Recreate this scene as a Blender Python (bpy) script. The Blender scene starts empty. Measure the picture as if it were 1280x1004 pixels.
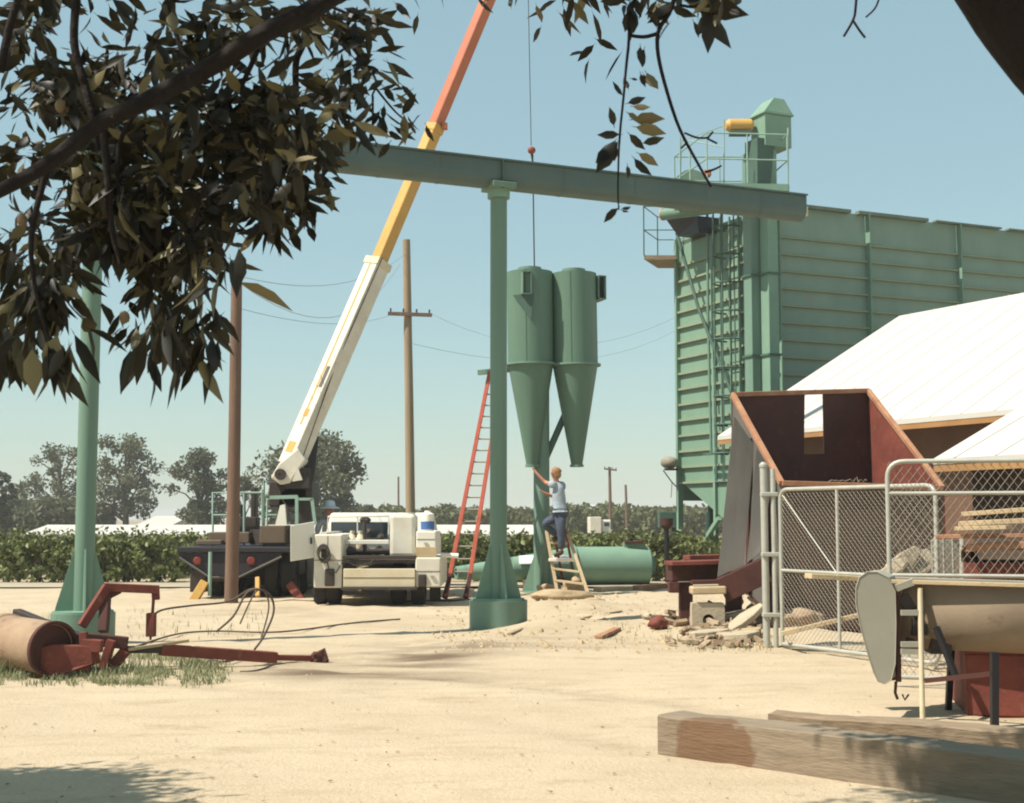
import bpy, bmesh, math, random
from mathutils import Vector, Matrix, noise
R = math.radians
C = bpy.context.scene.collection
S = bpy.context.scene
random.seed(7)

# ---------------------------------------------------------------- camera, sky, sun, exposure
F = 1700.0; CX, CY = 640.0, 502.0; HZ = 648.0; EYE = 1.52
PITCH = math.atan((HZ - CY) / F)
cam = bpy.data.cameras.new('camera'); camo = bpy.data.objects.new('camera', cam); C.objects.link(camo)
cam.sensor_width = 36.0; cam.lens = 36.0 * F / 1280.0; cam.clip_start = 0.05; cam.clip_end = 5000
camo.location = (0, 0, EYE); camo.rotation_euler = (math.pi / 2 + PITCH, 0, 0)
cam.dof.use_dof = True; cam.dof.focus_distance = 20.0; cam.dof.aperture_fstop = 14.0
S.camera = camo
SUN_EL = 55.0
SUN = Vector((-0.925 * math.cos(R(SUN_EL)), -0.380 * math.cos(R(SUN_EL)), math.sin(R(SUN_EL))))
w = bpy.data.worlds.new("World"); S.world = w; w.use_nodes = True
nt = w.node_tree; nt.nodes.clear()
sky = nt.nodes.new('ShaderNodeTexSky'); sky.sky_type = 'NISHITA'; sky.sun_disc = False
sky.sun_elevation = R(SUN_EL); sky.sun_rotation = math.atan2(SUN.x, SUN.y)
sky.air_density = 1.2; sky.dust_density = 0.4; sky.ozone_density = 1.0
tint = nt.nodes.new('ShaderNodeMix'); tint.data_type = 'RGBA'; tint.blend_type = 'MULTIPLY'
tint.inputs[0].default_value = 1.0; tint.inputs[7].default_value = (0.98, 1.0, 0.90, 1)
bg = nt.nodes.new('ShaderNodeBackground'); bg.inputs[1].default_value = 0.106
out = nt.nodes.new('ShaderNodeOutputWorld')
nt.links.new(sky.outputs[0], tint.inputs[6]); veil = nt.nodes.new('ShaderNodeMix'); veil.data_type = 'RGBA'; veil.inputs[0].default_value = 0.60; veil.inputs[7].default_value = (2.45, 3.72, 3.98, 1)   # milky summer sky
nt.links.new(tint.outputs[2], veil.inputs[6]); nt.links.new(veil.outputs[2], bg.inputs[0]); nt.links.new(bg.outputs[0], out.inputs[0])
sl = bpy.data.lights.new('sun', 'SUN'); sl.energy = 5.0; sl.angle = R(0.53); sl.color = (1.0, 0.94, 0.83)
so = bpy.data.objects.new('sun', sl); C.objects.link(so); so.rotation_euler = SUN.to_track_quat('Z', 'Y').to_euler()
S.view_settings.view_transform = 'Standard'; S.view_settings.look = 'None'
S.view_settings.exposure = 0.55; S.view_settings.gamma = 1.0
S.render.engine = 'CYCLES'
S.cycles.filter_width = 2.0
HAZE = 0.0009

# ---------------------------------------------------------------- helpers
CT, ST = math.cos(PITCH), math.sin(PITCH)
def ray(px, py):
    u = (px - CX) / F; v = (CY - py) / F
    return Vector((u, CT - v * ST, ST + v * CT))
def P(px, py, Y):                # the point seen at a pixel of the photo, at distance Y
    r = ray(px, py); return Vector((0, 0, EYE)) + r * (Y / r.y)
def G(px, py):                   # the ground point seen at a pixel
    r = ray(px, py); return Vector((0, 0, EYE)) + r * (-EYE / r.z)
EA = Vector((math.cos(R(24)), math.sin(R(24)), 0)); NA = Vector((-math.sin(R(24)), math.cos(R(24)), 0)); UP = Vector((0, 0, 1))
LOC = {}
def V(*a): return Vector(a)
def thing(name, label, cat, loc=(0, 0, 0), group=None):
    o = bpy.data.objects.new(name, None); C.objects.link(o); o.location = loc; o.empty_display_size = 0.2
    LOC[o.name] = Vector(loc); o['label'] = label; o['category'] = cat
    if group: o['group'] = group
    return o
def tag(o, label, cat, group=None):
    o['label'] = label; o['category'] = cat
    if group: o['group'] = group
    return o
def dup(root, loc, label=None, rz=0.0, sc=None):
    r = root.copy(); C.objects.link(r); r.location = loc; r.rotation_euler = (0, 0, rz)
    if sc: r.scale = (sc, sc, sc)
    if label: r['label'] = label
    LOC[r.name] = Vector(loc)
    for ch in list(root.children):
        c = ch.copy(); C.objects.link(c); c.parent = r
        for g in list(ch.children):
            d = g.copy(); C.objects.link(d); d.parent = c
    return r
class MB:
    def __init__(s): s.v = []; s.f = []; s.sm = []
    def add(s, vs, fs, smooth=False):
        b = len(s.v); s.v += [Vector(p) for p in vs]
        for f in fs: s.f.append([b + i for i in f]); s.sm.append(smooth)
        return s
    def hexa(s, p):              # 8 points: bottom ring then top ring
        return s.add(p, [(3, 2, 1, 0), (4, 5, 6, 7), (0, 1, 5, 4), (1, 2, 6, 5), (2, 3, 7, 6), (3, 0, 4, 7)])
    def box(s, c, size, ax=None):
        c = Vector(c); a, b, d = ax if ax else (V(1, 0, 0), V(0, 1, 0), UP)
        x, y, z = size[0] / 2, size[1] / 2, size[2] / 2
        return s.hexa([c + a * i * x + b * j * y + d * k * z for k in (-1, 1) for i, j in ((-1, -1), (1, -1), (1, 1), (-1, 1))])
    def bar(s, p, q, wd, ht, up=UP):
        p, q = Vector(p), Vector(q); d = (q - p).normalized()
        a = d.cross(Vector(up))
        if a.length < 1e-4: a = d.cross(V(0, 1, 0))
        a.normalize(); b = a.cross(d).normalized()
        return s.box((p + q) / 2, (wd, (q - p).length, ht), (a, d, b))
    def tube(s, pts, r, n=10, cap=True, smooth=True):
        pts = [Vector(p) for p in pts]; m = len(pts)
        rr = r if isinstance(r, (list, tuple)) else [r] * m
        rings = []; pa = None
        for i, p in enumerate(pts):
            d = (pts[min(i + 1, m - 1)] - pts[max(i - 1, 0)]).normalized()
            if pa is None:
                pa = d.cross(UP)
                if pa.length < 1e-3: pa = V(1, 0, 0)
            a = (pa - d * pa.dot(d))
            if a.length < 1e-5: a = d.orthogonal()
            a.normalize(); pa = a; b = d.cross(a)
            rings.append([p + (a * math.cos(t) + b * math.sin(t)) * rr[i] for t in [2 * math.pi * k / n for k in range(n)]])
        vs = [q for g in rings for q in g]
        s.add(vs, [(i * n + k, i * n + (k + 1) % n, (i + 1) * n + (k + 1) % n, (i + 1) * n + k) for i in range(m - 1) for k in range(n)], smooth)
        if cap:
            s.add(rings[0], [tuple(range(n - 1, -1, -1))]); s.add(rings[-1], [tuple(range(n))])
        return s
    def lathe(s, o, ax, prof, n=28, smooth=True):   # prof: list of (t along axis, radius); each segment keeps its own rings (crisp edges)
        o = Vector(o); ax = Vector(ax).normalized(); a = ax.orthogonal().normalized(); b = ax.cross(a)
        ring = lambda t, r: [o + ax * t + (a * math.cos(q) + b * math.sin(q)) * r for q in [2 * math.pi * k / n for k in range(n)]]
        for (t0, r0), (t1, r1) in zip(prof[:-1], prof[1:]):
            s.add(ring(t0, max(r0, 1e-4)) + ring(t1, max(r1, 1e-4)), [(k, (k + 1) % n, n + (k + 1) % n, n + k) for k in range(n)], smooth and abs(t1 - t0) > 1e-6)
        return s
    def prism(s, poly, ext):
        poly = [Vector(p) for p in poly]; ext = Vector(ext); n = len(poly)
        return s.add(poly + [p + ext for p in poly], [tuple(range(n - 1, -1, -1)), tuple(range(n, 2 * n))] + [(i, (i + 1) % n, n + (i + 1) % n, n + i) for i in range(n)])
    def blob(s, c, r, seed=0, n=2, amp=0.25, fr=1.2, flat=None):
        bm = bmesh.new(); bmesh.ops.create_icosphere(bm, subdivisions=n, radius=1)
        vs = []
        for v in bm.verts:
            d = v.co.normalized(); k = 1 + amp * noise.noise(d * fr + V(seed * 3.1, seed, 0)) * 2
            vs.append(Vector(c) + V(d.x * r[0], d.y * r[1], d.z * r[2]) * k)
        bm.verts.index_update()
        s.add(vs, [[v.index for v in f.verts] for f in bm.faces], flat is None); bm.free(); return s
    def build(s, name, m, parent=None, bevel=0.0, kind=None, rec=False):
        me = bpy.data.meshes.new(name)
        off = LOC[parent.name] if parent else (sum(s.v, Vector()) / max(1, len(s.v)))
        me.from_pydata([p - off for p in s.v], [], s.f); me.polygons.foreach_set('use_smooth', s.sm)
        if rec:
            bm = bmesh.new(); bm.from_mesh(me); bmesh.ops.recalc_face_normals(bm, faces=bm.faces); bm.to_mesh(bm and me); bm.free()
        me.update(); me.materials.append(m)
        o = bpy.data.objects.new(name, me); C.objects.link(o)
        if parent: o.parent = parent; LOC[o.name] = LOC[parent.name]
        else: o.location = off; LOC[o.name] = Vector(off)
        if kind: o['kind'] = kind
        if bevel:
            b = o.modifiers.new('bevel', 'BEVEL'); b.width = bevel; b.segments = 2; b.limit_method = 'ANGLE'; b.angle_limit = R(40)
        return o

# ---------------------------------------------------------------- materials
def mat(name, c1, c2=None, c3=None, scale=3.0, rough=0.7, metal=0.0, bump=0.0, bscale=40.0, amt3=0.5, stretch=(1, 1, 1), spec=0.3):
    m = bpy.data.materials.new(name); m.use_nodes = True; t = m.node_tree; N = t.nodes; L = t.links
    b = N['Principled BSDF']; b.inputs['Roughness'].default_value = rough; b.inputs['Metallic'].default_value = metal
    b.inputs['Specular IOR Level'].default_value = spec
    c2 = c2 or tuple(x * 0.72 for x in c1)
    tc = N.new('ShaderNodeTexCoord'); mp = N.new('ShaderNodeMapping'); mp.inputs['Scale'].default_value = stretch
    L.new(tc.outputs['Object'], mp.inputs[0])
    n1 = N.new('ShaderNodeTexNoise'); n1.inputs['Scale'].default_value = scale; n1.inputs['Detail'].default_value = 7; n1.inputs['Roughness'].default_value = 0.65
    L.new(mp.outputs[0], n1.inputs['Vector'])
    r1 = N.new('ShaderNodeValToRGB'); r1.color_ramp.elements[0].position = 0.32; r1.color_ramp.elements[1].position = 0.68
    r1.color_ramp.elements[0].color = (*c1, 1); r1.color_ramp.elements[1].color = (*c2, 1); L.new(n1.outputs[0], r1.inputs[0])
    col = r1.outputs[0]
    if c3:
        n2 = N.new('ShaderNodeTexNoise'); n2.inputs['Scale'].default_value = scale * 2.3; n2.inputs['Detail'].default_value = 9; n2.inputs['Roughness'].default_value = 0.7
        L.new(mp.outputs[0], n2.inputs['Vector'])
        r2 = N.new('ShaderNodeValToRGB'); r2.color_ramp.elements[0].position = 0.5 + 0.16 * (1 - amt3); r2.color_ramp.elements[1].position = 0.62 + 0.2 * (1 - amt3)
        L.new(n2.outputs[0], r2.inputs[0])
        mx = N.new('ShaderNodeMix'); mx.data_type = 'RGBA'; L.new(r2.outputs[0], mx.inputs[0]); L.new(col, mx.inputs[6]); mx.inputs[7].default_value = (*c3, 1); col = mx.outputs[2]
    L.new(col, b.inputs['Base Color'])
    if bump:
        n3 = N.new('ShaderNodeTexNoise'); n3.inputs['Scale'].default_value = bscale; n3.inputs['Detail'].default_value = 6
        L.new(mp.outputs[0], n3.inputs['Vector'])
        bp = N.new('ShaderNodeBump'); bp.inputs['Strength'].default_value = bump; bp.inputs['Distance'].default_value = 0.02
        L.new(n3.outputs[0], bp.inputs['Height']); L.new(bp.outputs[0], b.inputs['Normal'])
    return m
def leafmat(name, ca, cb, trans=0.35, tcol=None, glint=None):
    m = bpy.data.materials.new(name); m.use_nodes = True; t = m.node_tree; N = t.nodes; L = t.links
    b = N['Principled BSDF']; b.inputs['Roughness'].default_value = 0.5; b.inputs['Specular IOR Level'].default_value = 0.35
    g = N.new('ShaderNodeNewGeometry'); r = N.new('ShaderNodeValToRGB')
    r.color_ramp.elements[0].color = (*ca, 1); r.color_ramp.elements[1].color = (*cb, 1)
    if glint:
        r.color_ramp.elements[1].position = .82; e_ = r.color_ramp.elements.new(.90); e_.color = (*glint, 1)  # a few leaves coloured bright as sun flecks
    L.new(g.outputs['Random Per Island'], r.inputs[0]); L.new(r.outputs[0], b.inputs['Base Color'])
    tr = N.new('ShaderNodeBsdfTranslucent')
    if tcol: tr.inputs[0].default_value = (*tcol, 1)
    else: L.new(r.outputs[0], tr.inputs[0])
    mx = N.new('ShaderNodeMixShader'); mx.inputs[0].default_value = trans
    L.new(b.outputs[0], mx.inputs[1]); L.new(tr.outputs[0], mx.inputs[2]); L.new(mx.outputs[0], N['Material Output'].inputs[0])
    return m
M = dict(
 green=mat('green_paint', (.155, .245, .185), (.125, .205, .155), (.18, .16, .115), 1.7, .5, bump=.08, amt3=.28, stretch=(2.2, 2.2, .22)),
 green_pale=mat('faded_green_paint', (.195, .31, .225), (.155, .255, .185), (.22, .25, .18), 1.1, .6, bump=.06, amt3=.3),
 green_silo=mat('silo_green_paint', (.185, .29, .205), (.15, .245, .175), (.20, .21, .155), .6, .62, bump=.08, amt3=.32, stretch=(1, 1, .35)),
 rib=mat('worn_rib_edge', (.26, .28, .18), (.20, .25, .165), (.33, .25, .15), 3, .7, amt3=.5),
 green_lit_tone=mat('green_siding_lit_tone', (.235, .325, .26), (.19, .275, .218), (.27, .275, .21), .9, .75, bump=.1, amt3=.45, stretch=(1, 1, .5)),  # silo green lightened, so the side wall's missing sun sits in the colour
 green_cyc=mat('cyclone_green_paint', (.115, .19, .135), (.092, .16, .115), (.15, .13, .09), 1.6, .5, bump=.08, amt3=.3, stretch=(2.2, 2.2, .25)),
 green_dark=mat('grimy_green_paint', (.07, .13, .095), (.05, .09, .07), None, 1.5, .65),
 trough=mat('trough_paint', (.10, .145, .13), (.075, .115, .108), (.11, .11, .09), .9, .5, amt3=.3, bump=.04),
 sandstone=mat('concrete', (.46, .38, .27), (.36, .30, .21), (.30, .22, .14), 3, .9, bump=.4, bscale=25),
 rust=mat('red_primer_steel', (.215, .055, .036), (.125, .034, .025), (.22, .105, .06), 3.4, .75, bump=.2, amt3=.55),
 rust_edge=mat('worn_steel_edge', (.42, .23, .13), (.30, .13, .07), (.2, .06, .035), 5, .7, amt3=.3),
 rust_dark=mat('dark_rusted_steel', (.085, .03, .022), (.06, .022, .018), (.12, .05, .03), 3, .75, bump=.15),
 redpaint=mat('red_paint', (.29, .075, .05), (.19, .048, .034), (.28, .14, .09), 3.5, .7, bump=.1, amt3=.5),
 redladder=mat('red_ladder_paint', (.42, .09, .05), (.32, .06, .035), (.36, .2, .13), 6, .6, amt3=.3),
 white=mat('white_paint', (.70, .66, .56), (.58, .52, .42), (.33, .24, .15), 2.6, .5, amt3=.4, bump=.06),
 white_clean=mat('clean_white_paint', (.80, .77, .68), (.74, .70, .60), None, 2, .5),
 roof=mat('white_sheet_roof', (.53, .50, .455), (.49, .46, .41), (.44, .39, .33), .5, .6, amt3=.2),
 cream=mat('cream_paint', (.66, .58, .42), (.56, .46, .30), (.36, .24, .12), 2.5, .6, amt3=.35),
 yellow=mat('yellow_paint', (.56, .33, .085), (.47, .26, .065), (.33, .2, .08), 2, .55, amt3=.4),
 orange=mat('orange_paint', (.46, .15, .075), (.38, .115, .06), (.30, .12, .07), 1.5, .6, amt3=.4),
 black=mat('black_paint', (.014, .013, .016), (.022, .019, .02), None, 3, .5),
 rubber=mat('tyre_rubber', (.016, .015, .014), (.035, .03, .025), None, 4, .85, bump=.2),
 navy=mat('dark_blue_black_paint', (.022, .02, .028), (.034, .026, .03), (.06, .04, .03), 2.5, .55, amt3=.3),
 glass=mat('dark_window_glass', (.03, .04, .05), (.06, .08, .10), None, 2, .08, spec=.6),
 machine=mat('oily_machinery', (.035, .028, .025), (.06, .045, .036), (.11, .07, .045), 6, .6, amt3=.5),
 teal=mat('pale_teal_paint', (.28, .40, .33), (.22, .33, .27), None, 4, .6),
 galv=mat('galvanised_pipe', (.47, .46, .40), (.38, .37, .31), (.34, .28, .2), 7, .5, metal=.25, amt3=.3),
 wire=mat('fence_wire', (.28, .24, .19), (.22, .185, .15), None, 10, .5, metal=.2),
 tin=mat('weathered_tin', (.135, .12, .102), (.10, .092, .08), (.15, .085, .055), 2.6, .8, metal=.0, amt3=.5, stretch=(1, 1, .4), bump=.06),
 tin_light=mat('grey_sheet_metal', (.36, .335, .265), (.31, .285, .225), (.30, .23, .15), 2.2, .65, amt3=.25, bump=.05),
 tin_brown=mat('stained_sheet_metal', (.17, .12, .08), (.125, .088, .06), (.12, .065, .04), 1.6, .7, amt3=.4, bump=.08),
 dull_brown=mat('dull_brown_steel', (.10, .068, .048), (.07, .05, .037), (.12, .06, .035), 2.5, .8, bump=.1, amt3=.4),
 drumrust=mat('dusty_rusted_drum', (.36, .255, .165), (.26, .165, .105), (.17, .08, .05), 2.5, .85, bump=.2, amt3=.5),
 chips=mat('rubble_chips', (.42, .33, .22), (.25, .16, .10), (.16, .09, .06), 4, .9, bump=.4, amt3=.5),
 trough_tin=mat('dusty_trough_steel', (.27, .205, .14), (.22, .16, .11), (.17, .105, .065), 2.0, .75, amt3=.4, bump=.1),
 captrim=mat('chipped_parapet_trim', (.17, .22, .16), (.12, .15, .11), (.16, .10, .06), 1.2, .8, amt3=.45),
 wood=mat('weathered_timber', (.34, .26, .17), (.24, .175, .115), (.20, .11, .055), 2.0, .85, bump=.5, bscale=18, amt3=.35, stretch=(1, 1, 5)),
 woodlt=mat('pale_plank', (.52, .40, .25), (.42, .31, .18), (.30, .18, .10), 3, .8, bump=.25, amt3=.3),
 pole=mat('brown_pole_wood', (.185, .11, .075), (.13, .078, .055), (.24, .16, .115), 2.5, .85, bump=.5, bscale=20, stretch=(3, 3, .3)),
 polepale=mat('grey_pole_wood', (.36, .26, .165), (.28, .195, .12), (.36, .29, .2), 1.5, .85, bump=.4, stretch=(3, 3, .25)),
 brownwall=mat('brown_board_wall', (.15, .08, .05), (.11, .06, .04), None, 2, .85, bump=.2),
 fascia=mat('tan_fascia_board', (.40, .23, .09), (.33, .17, .065), None, 3, .8),
 orangefascia=mat('orange_brown_board', (.36, .19, .075), (.29, .145, .055), None, 2, .8),
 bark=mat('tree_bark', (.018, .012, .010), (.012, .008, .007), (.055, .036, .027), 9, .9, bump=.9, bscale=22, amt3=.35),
 twig=mat('twig_bark', (.17, .09, .06), (.09, .05, .035), None, 14, .85, bump=.4),
 farbark=mat('far_bark', (.10, .075, .055), None, None, 3, .9),
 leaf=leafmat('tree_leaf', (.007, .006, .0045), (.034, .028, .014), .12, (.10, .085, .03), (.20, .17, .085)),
 farleaf=leafmat('far_tree_leaf', (.078, .084, .042), (.165, .163, .085), .28),
 farleaf2=leafmat('far_dark_leaf', (.058, .066, .034), (.125, .13, .065), .28),
 vine=leafmat('vine_leaf', (.055, .07, .02), (.23, .25, .085), .3),
 litter=leafmat('dry_leaf', (.16, .10, .055), (.34, .25, .14), .1),
 grassb=leafmat('grass_blade', (.14, .17, .075), (.34, .33, .18), .35),
 hedge=leafmat('hedge_leaf', (.085, .095, .035), (.18, .18, .075), .3),
 cable=mat('dark_cable', (.03, .024, .02), (.05, .04, .03), None, 5, .7),
 hose=mat('dusty_hose', (.12, .085, .06), (.08, .055, .04), None, 5, .8),
 wireline=mat('power_wire', (.2, .2, .2), (.16, .16, .16), None, 5, .7),
 skin=mat('sunburnt_skin', (.48, .22, .14), (.42, .18, .115), None, 9, .6),
 hair=mat('sandy_hair', (.36, .19, .09), (.24, .12, .055), None, 30, .7),
 shirt=mat('pale_blue_shirt', (.38, .43, .46), (.28, .33, .38), (.17, .205, .26), 6, .85, amt3=.35, bump=.9, bscale=11),
 jeans=mat('blue_denim', (.075, .09, .125), (.05, .062, .095), (.12, .125, .145), 7, .9, amt3=.4, bump=.9, bscale=13),
 boot=mat('leather_boot', (.07, .045, .03), (.05, .03, .02), None, 6, .7),
 hat=mat('pale_hat', (.50, .54, .56), (.42, .46, .50), None, 6, .6),
 blue=mat('blue_band', (.06, .15, .36), (.05, .12, .3), None, 4, .5),
 reflector=mat('red_reflector', (.22, .04, .03), (.16, .03, .025), None, 5, .4),
 canvas=mat('grey_canvas', (.30, .27, .20), (.22, .19, .14), None, 6, .9, bump=.4),
 earth=mat('dry_clod', (.44, .33, .20), (.35, .255, .15), (.28, .19, .11), 3, .95, bump=.8, bscale=14),
 hull=mat('pale_nut_hull', (.20, .145, .085), (.15, .105, .06), None, 12, .8),
)

# ---------------------------------------------------------------- ground
def fbm(x, y, sc, oct=4):
    s = 0; a = 1.0
    for i in range(oct):
        s += a * noise.noise(V(x * sc, y * sc, 3.7 + i)); a *= .5; sc *= 2.1
    return s
ped = P(628, 785, 18.9); ped = V(P(623, 700, 18.9).x, 18.9, 0)
MOUND = [(ped.x + .62, ped.y - .30, .5, .12), (ped.x + 1.3, ped.y - .1, .5, .10), (1.0, 22.6, 1.1, .16), (1.6, 20.0, 1.0, .10), (2.6, 17.8, 1.1, .10), (3.6, 17.3, .9, .10),
         (-3.6, 21.8, 1.6, .06), (.0, 16.6, 1.4, .04)]
def rut(x, y):                   # distance-based depth of old wheel tracks curving through the yard
    k = 0.0
    for x0, y0, rad, wd_ in ((-9.0, 2.0, 12.2, .16), (-9.0, 2.0, 14.0, .16), (3.5, 31.0, 15.4, .15), (3.5, 31.0, 17.2, .15)):
        d = abs(math.hypot(x - x0, y - y0) - rad) / wd_
        if d < 2.2: k = max(k, math.exp(-d * d) * max(0, min(1, .55 + 1.2 * noise.noise(V(x * .35, y * .35, 8)))))
    return k
def gz(x, y):
    z = -.028 * rut(x, y) if 6 < y < 26 else 0.0
    for mx, my, r, h in MOUND:
        d = ((x - mx) ** 2 + (y - my) ** 2) / (r * r)
        if d < 6: z += h * math.exp(-d) * (1 + .5 * fbm(x, y, 1.3, 3))
    if y < 60: z += .018 * fbm(x, y, .55, 3) + (.010 + .016 * max(0, min(1, (y - 14) / 6))) * fbm(x, y, 2.4, 3)
    return z
def axis(lo, hi, a, b, step):
    v = [a]; s = step
    while v[-1] > lo: s *= 1.35; v.append(v[-1] - s)
    v.reverse(); x = a
    while x < b: x += step; v.append(x)
    s = step
    while v[-1] < hi: s *= 1.35; v.append(v[-1] + s)
    return v
xs = axis(-900, 900, -9, 9, .13); ys = axis(-40, 1800, 6.5, 30, .14)
gv = [(x, y, gz(x, y) if y < 60 else 0.0) for y in ys for x in xs]; nx = len(xs)
gm = bpy.data.meshes.new('ground')
gm.from_pydata(gv, [], [(j * nx + i, j * nx + i + 1, (j + 1) * nx + i + 1, (j + 1) * nx + i) for j in range(len(ys) - 1) for i in range(nx - 1)])
gm.polygons.foreach_set('use_smooth', [True] * len(gm.polygons))
st = gm.attributes.new('stain', 'FLOAT', 'POINT')
STN = [(G(490, 825), 1.1, .8, 1.1), (G(560, 812), 1.0, .7, .8), (G(430, 842), 1.0, .6, .8), (G(520, 850), .7, .4, .7), (G(620, 808), 1.2, .6, .5), (G(700, 800), .9, .5, .35), (G(330, 770), 1.3, .9, .3), (G(860, 805), .9, .5, .3)]
vals = []
for x, y, z in gv:
    s = 0.0
    if 6 < y < 40:
        if y < 26: s = .22 * rut(x, y)
        for p, rx, ry, a in STN:
            d = ((x - p.x) / rx) ** 2 + ((y - p.y) / ry) ** 2
            if d < 5: s = max(s, a * math.exp(-d * .9) * min(1.4, max(0, .75 + 1.1 * fbm(x * .6, y * 1.8, 1.5, 4))))
    vals.append(min(1, s))
st.data.foreach_set('value', vals)
gmat = bpy.data.materials.new('dusty_ground'); gmat.use_nodes = True
t = gmat.node_tree; N = t.nodes; L = t.links; b = N['Principled BSDF']; b.inputs['Roughness'].default_value = .95; b.inputs['Specular IOR Level'].default_value = .1
tc = N.new('ShaderNodeTexCoord')
def nz(sc, det=6, ro=.6, stretch=None):
    n = N.new('ShaderNodeTexNoise'); n.inputs['Scale'].default_value = sc; n.inputs['Detail'].default_value = det; n.inputs['Roughness'].default_value = ro
    if stretch:
        mp = N.new('ShaderNodeMapping'); mp.inputs['Scale'].default_value = stretch; L.new(tc.outputs['Object'], mp.inputs[0]); L.new(mp.outputs[0], n.inputs['Vector'])
    else: L.new(tc.outputs['Object'], n.inputs['Vector'])
    return n.outputs[0]
def ramp(src, a, ca, bb, cb):
    r = N.new('ShaderNodeValToRGB'); r.color_ramp.elements[0].position = a; r.color_ramp.elements[1].position = bb
    r.color_ramp.elements[0].color = (*ca, 1); r.color_ramp.elements[1].color = (*cb, 1); L.new(src, r.inputs[0]); return r.outputs[0]
def mixc(f, a, bcol, k=None):
    m = N.new('ShaderNodeMix'); m.data_type = 'RGBA'; L.new(f, m.inputs[0])
    if isinstance(a, tuple): m.inputs[6].default_value = (*a, 1)
    else: L.new(a, m.inputs[6])
    if isinstance(bcol, tuple): m.inputs[7].default_value = (*bcol, 1)
    else: L.new(bcol, m.inputs[7])
    return m.outputs[2]
c = ramp(nz(.35, 8, .65), .33, (.52, .42, .296), .67, (.435, .345, .235))
c = mixc(ramp(nz(2.2, 8, .7, (.5, 1.6, 1)), .50, (0, 0, 0), .72, (.6, .6, .6)), c, (.35, .268, .168))
c = mixc(ramp(nz(45, 3, .7), .56, (0, 0, 0), .72, (.55, .55, .55)), c, (.31, .24, .155))
c = mixc(ramp(nz(30, 2, .5), .64, (0, 0, 0), .72, (.5, .5, .5)), c, (.54, .46, .34))
at = N.new('ShaderNodeAttribute'); at.attribute_name = 'stain'
c = mixc(ramp(nz(.9, 9, .75, (.7, 1.5, 1)), .55, (0, 0, 0), .66, (.7, .7, .7)), c, (.335, .255, .162))
c = mixc(at.outputs['Fac'], c, (.15, .105, .07))
sp = N.new('ShaderNodeSeparateXYZ'); L.new(tc.outputs['Object'], sp.inputs[0])
mr = N.new('ShaderNodeMapRange'); mr.inputs[1].default_value = 31; mr.inputs[2].default_value = 37; L.new(sp.outputs[1], mr.inputs[0])
c = mixc(mr.outputs[0], c, (.27, .215, .135))
L.new(c, b.inputs['Base Color'])
bp = N.new('ShaderNodeBump'); bp.inputs['Strength'].default_value = .5; bp.inputs['Distance'].default_value = .035
ad = N.new('ShaderNodeMath'); ad.operation = 'ADD'; L.new(nz(6, 8, .7), ad.inputs[0]); L.new(nz(28, 4, .7), ad.inputs[1])
L.new(ad.outputs[0], bp.inputs['Height']); L.new(bp.outputs[0], b.inputs['Normal'])
gm.materials.append(gmat); go = bpy.data.objects.new('ground', gm); C.objects.link(go); go['kind'] = 'structure'

# gravel road strip behind the yard, in front of the vines
rmat = mat('pale_road_gravel', (.40, .345, .25), (.34, .29, .205), (.30, .25, .17), 1.2, .95, bump=.3)
rd = MB(); rd.add([(-60, 28.6, .03), (60, 31.5, .03), (60, 34.2, .03), (-60, 31.0, .03)], [(0, 1, 2, 3)])
rd.build('road', rmat, kind='structure')

# ---------------------------------------------------------------- leaf cloud helper
def card(mb, p, s, n=None):
    d = n or V(random.gauss(0, 1), random.gauss(0, 1), random.gauss(0, 1)).normalized()
    a = d.orthogonal().normalized(); q = Matrix.Rotation(random.random() * 6.28, 3, d); a = q @ a; b = d.cross(a)
    mb.add([p - a * s * .55, p - b * s * .32 + d * s * .08, p + a * s * .6, p + b * s * .34 + d * s * .06], [(0, 1, 2, 3)])
def clump(mb, c, r, n, s):
    for _ in range(n):
        v = V(random.gauss(0, 1), random.gauss(0, 1), random.gauss(0, 1)).normalized() * (random.random() ** .45)
        card(mb, Vector(c) + V(v.x * r[0], v.y * r[1], v.z * r[2]), s * random.uniform(.6, 1.35))
def far_tree(name, label, px, base_py, top_py, wpx, Y, leafm, seed, ncl=46, per=70, shape='round', gap=.85):
    random.seed(seed)
    b0 = P(px, 648, Y); x0 = b0.x; H = P(px, top_py, Y).z; W = wpx / F * Y
    o = thing(name, label, 'tree', (x0, Y, 0)); base = V(x0, Y, 0)
    tr = MB(); cr = MB()
    lean = V(random.uniform(-.05, .05) * H, 0, 0)
    tr.tube([base + V(0, 0, -.1), base + lean * .4 + V(0, 0, H * .35), base + lean + V(0, 0, H * .8)], [.035 * H, .024 * H, .006 * H], 8)
    for k in range(ncl):
        u = random.random()
        zz = H * (.18 + .76 * u)
        if shape == 'round': rr = W * .5 * (math.sin(math.pi * min(1, .16 + .80 * u)) ** .7)
        elif shape == 'cone': rr = W * .5 * (1.02 - u) ** .7
        else: rr = W * .5 * (.55 + .45 * math.sin(math.pi * u))
        ang = random.random() * 6.283; q = rr * random.random() ** .5
        c_ = base + lean * u + V(math.cos(ang) * q, math.sin(ang) * q, zz)
        cs = W * random.uniform(.10, .18) * (gap + .2)
        clump(cr, c_, (cs, cs, cs * .8), int(per * 1.5), W * .032 + .08)
        if k % 3 == 0:
            tr.tube([base + lean * u * .5 + V(0, 0, zz * .6), (base + lean * u * .7 + V(0, 0, zz * .8)) * .5 + c_ * .5, c_], [.012 * H, .008 * H, .003 * H], 5)
    tr.build('trunk', M['farbark'], o); cr.build('crown', leafm, o)
    return o
far_tree('conifer', 'dark dense tree cut by the left edge of the picture', 2, 655, 588, 36, 95, M['farleaf2'], 11, 50, 90, 'tall')
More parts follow.
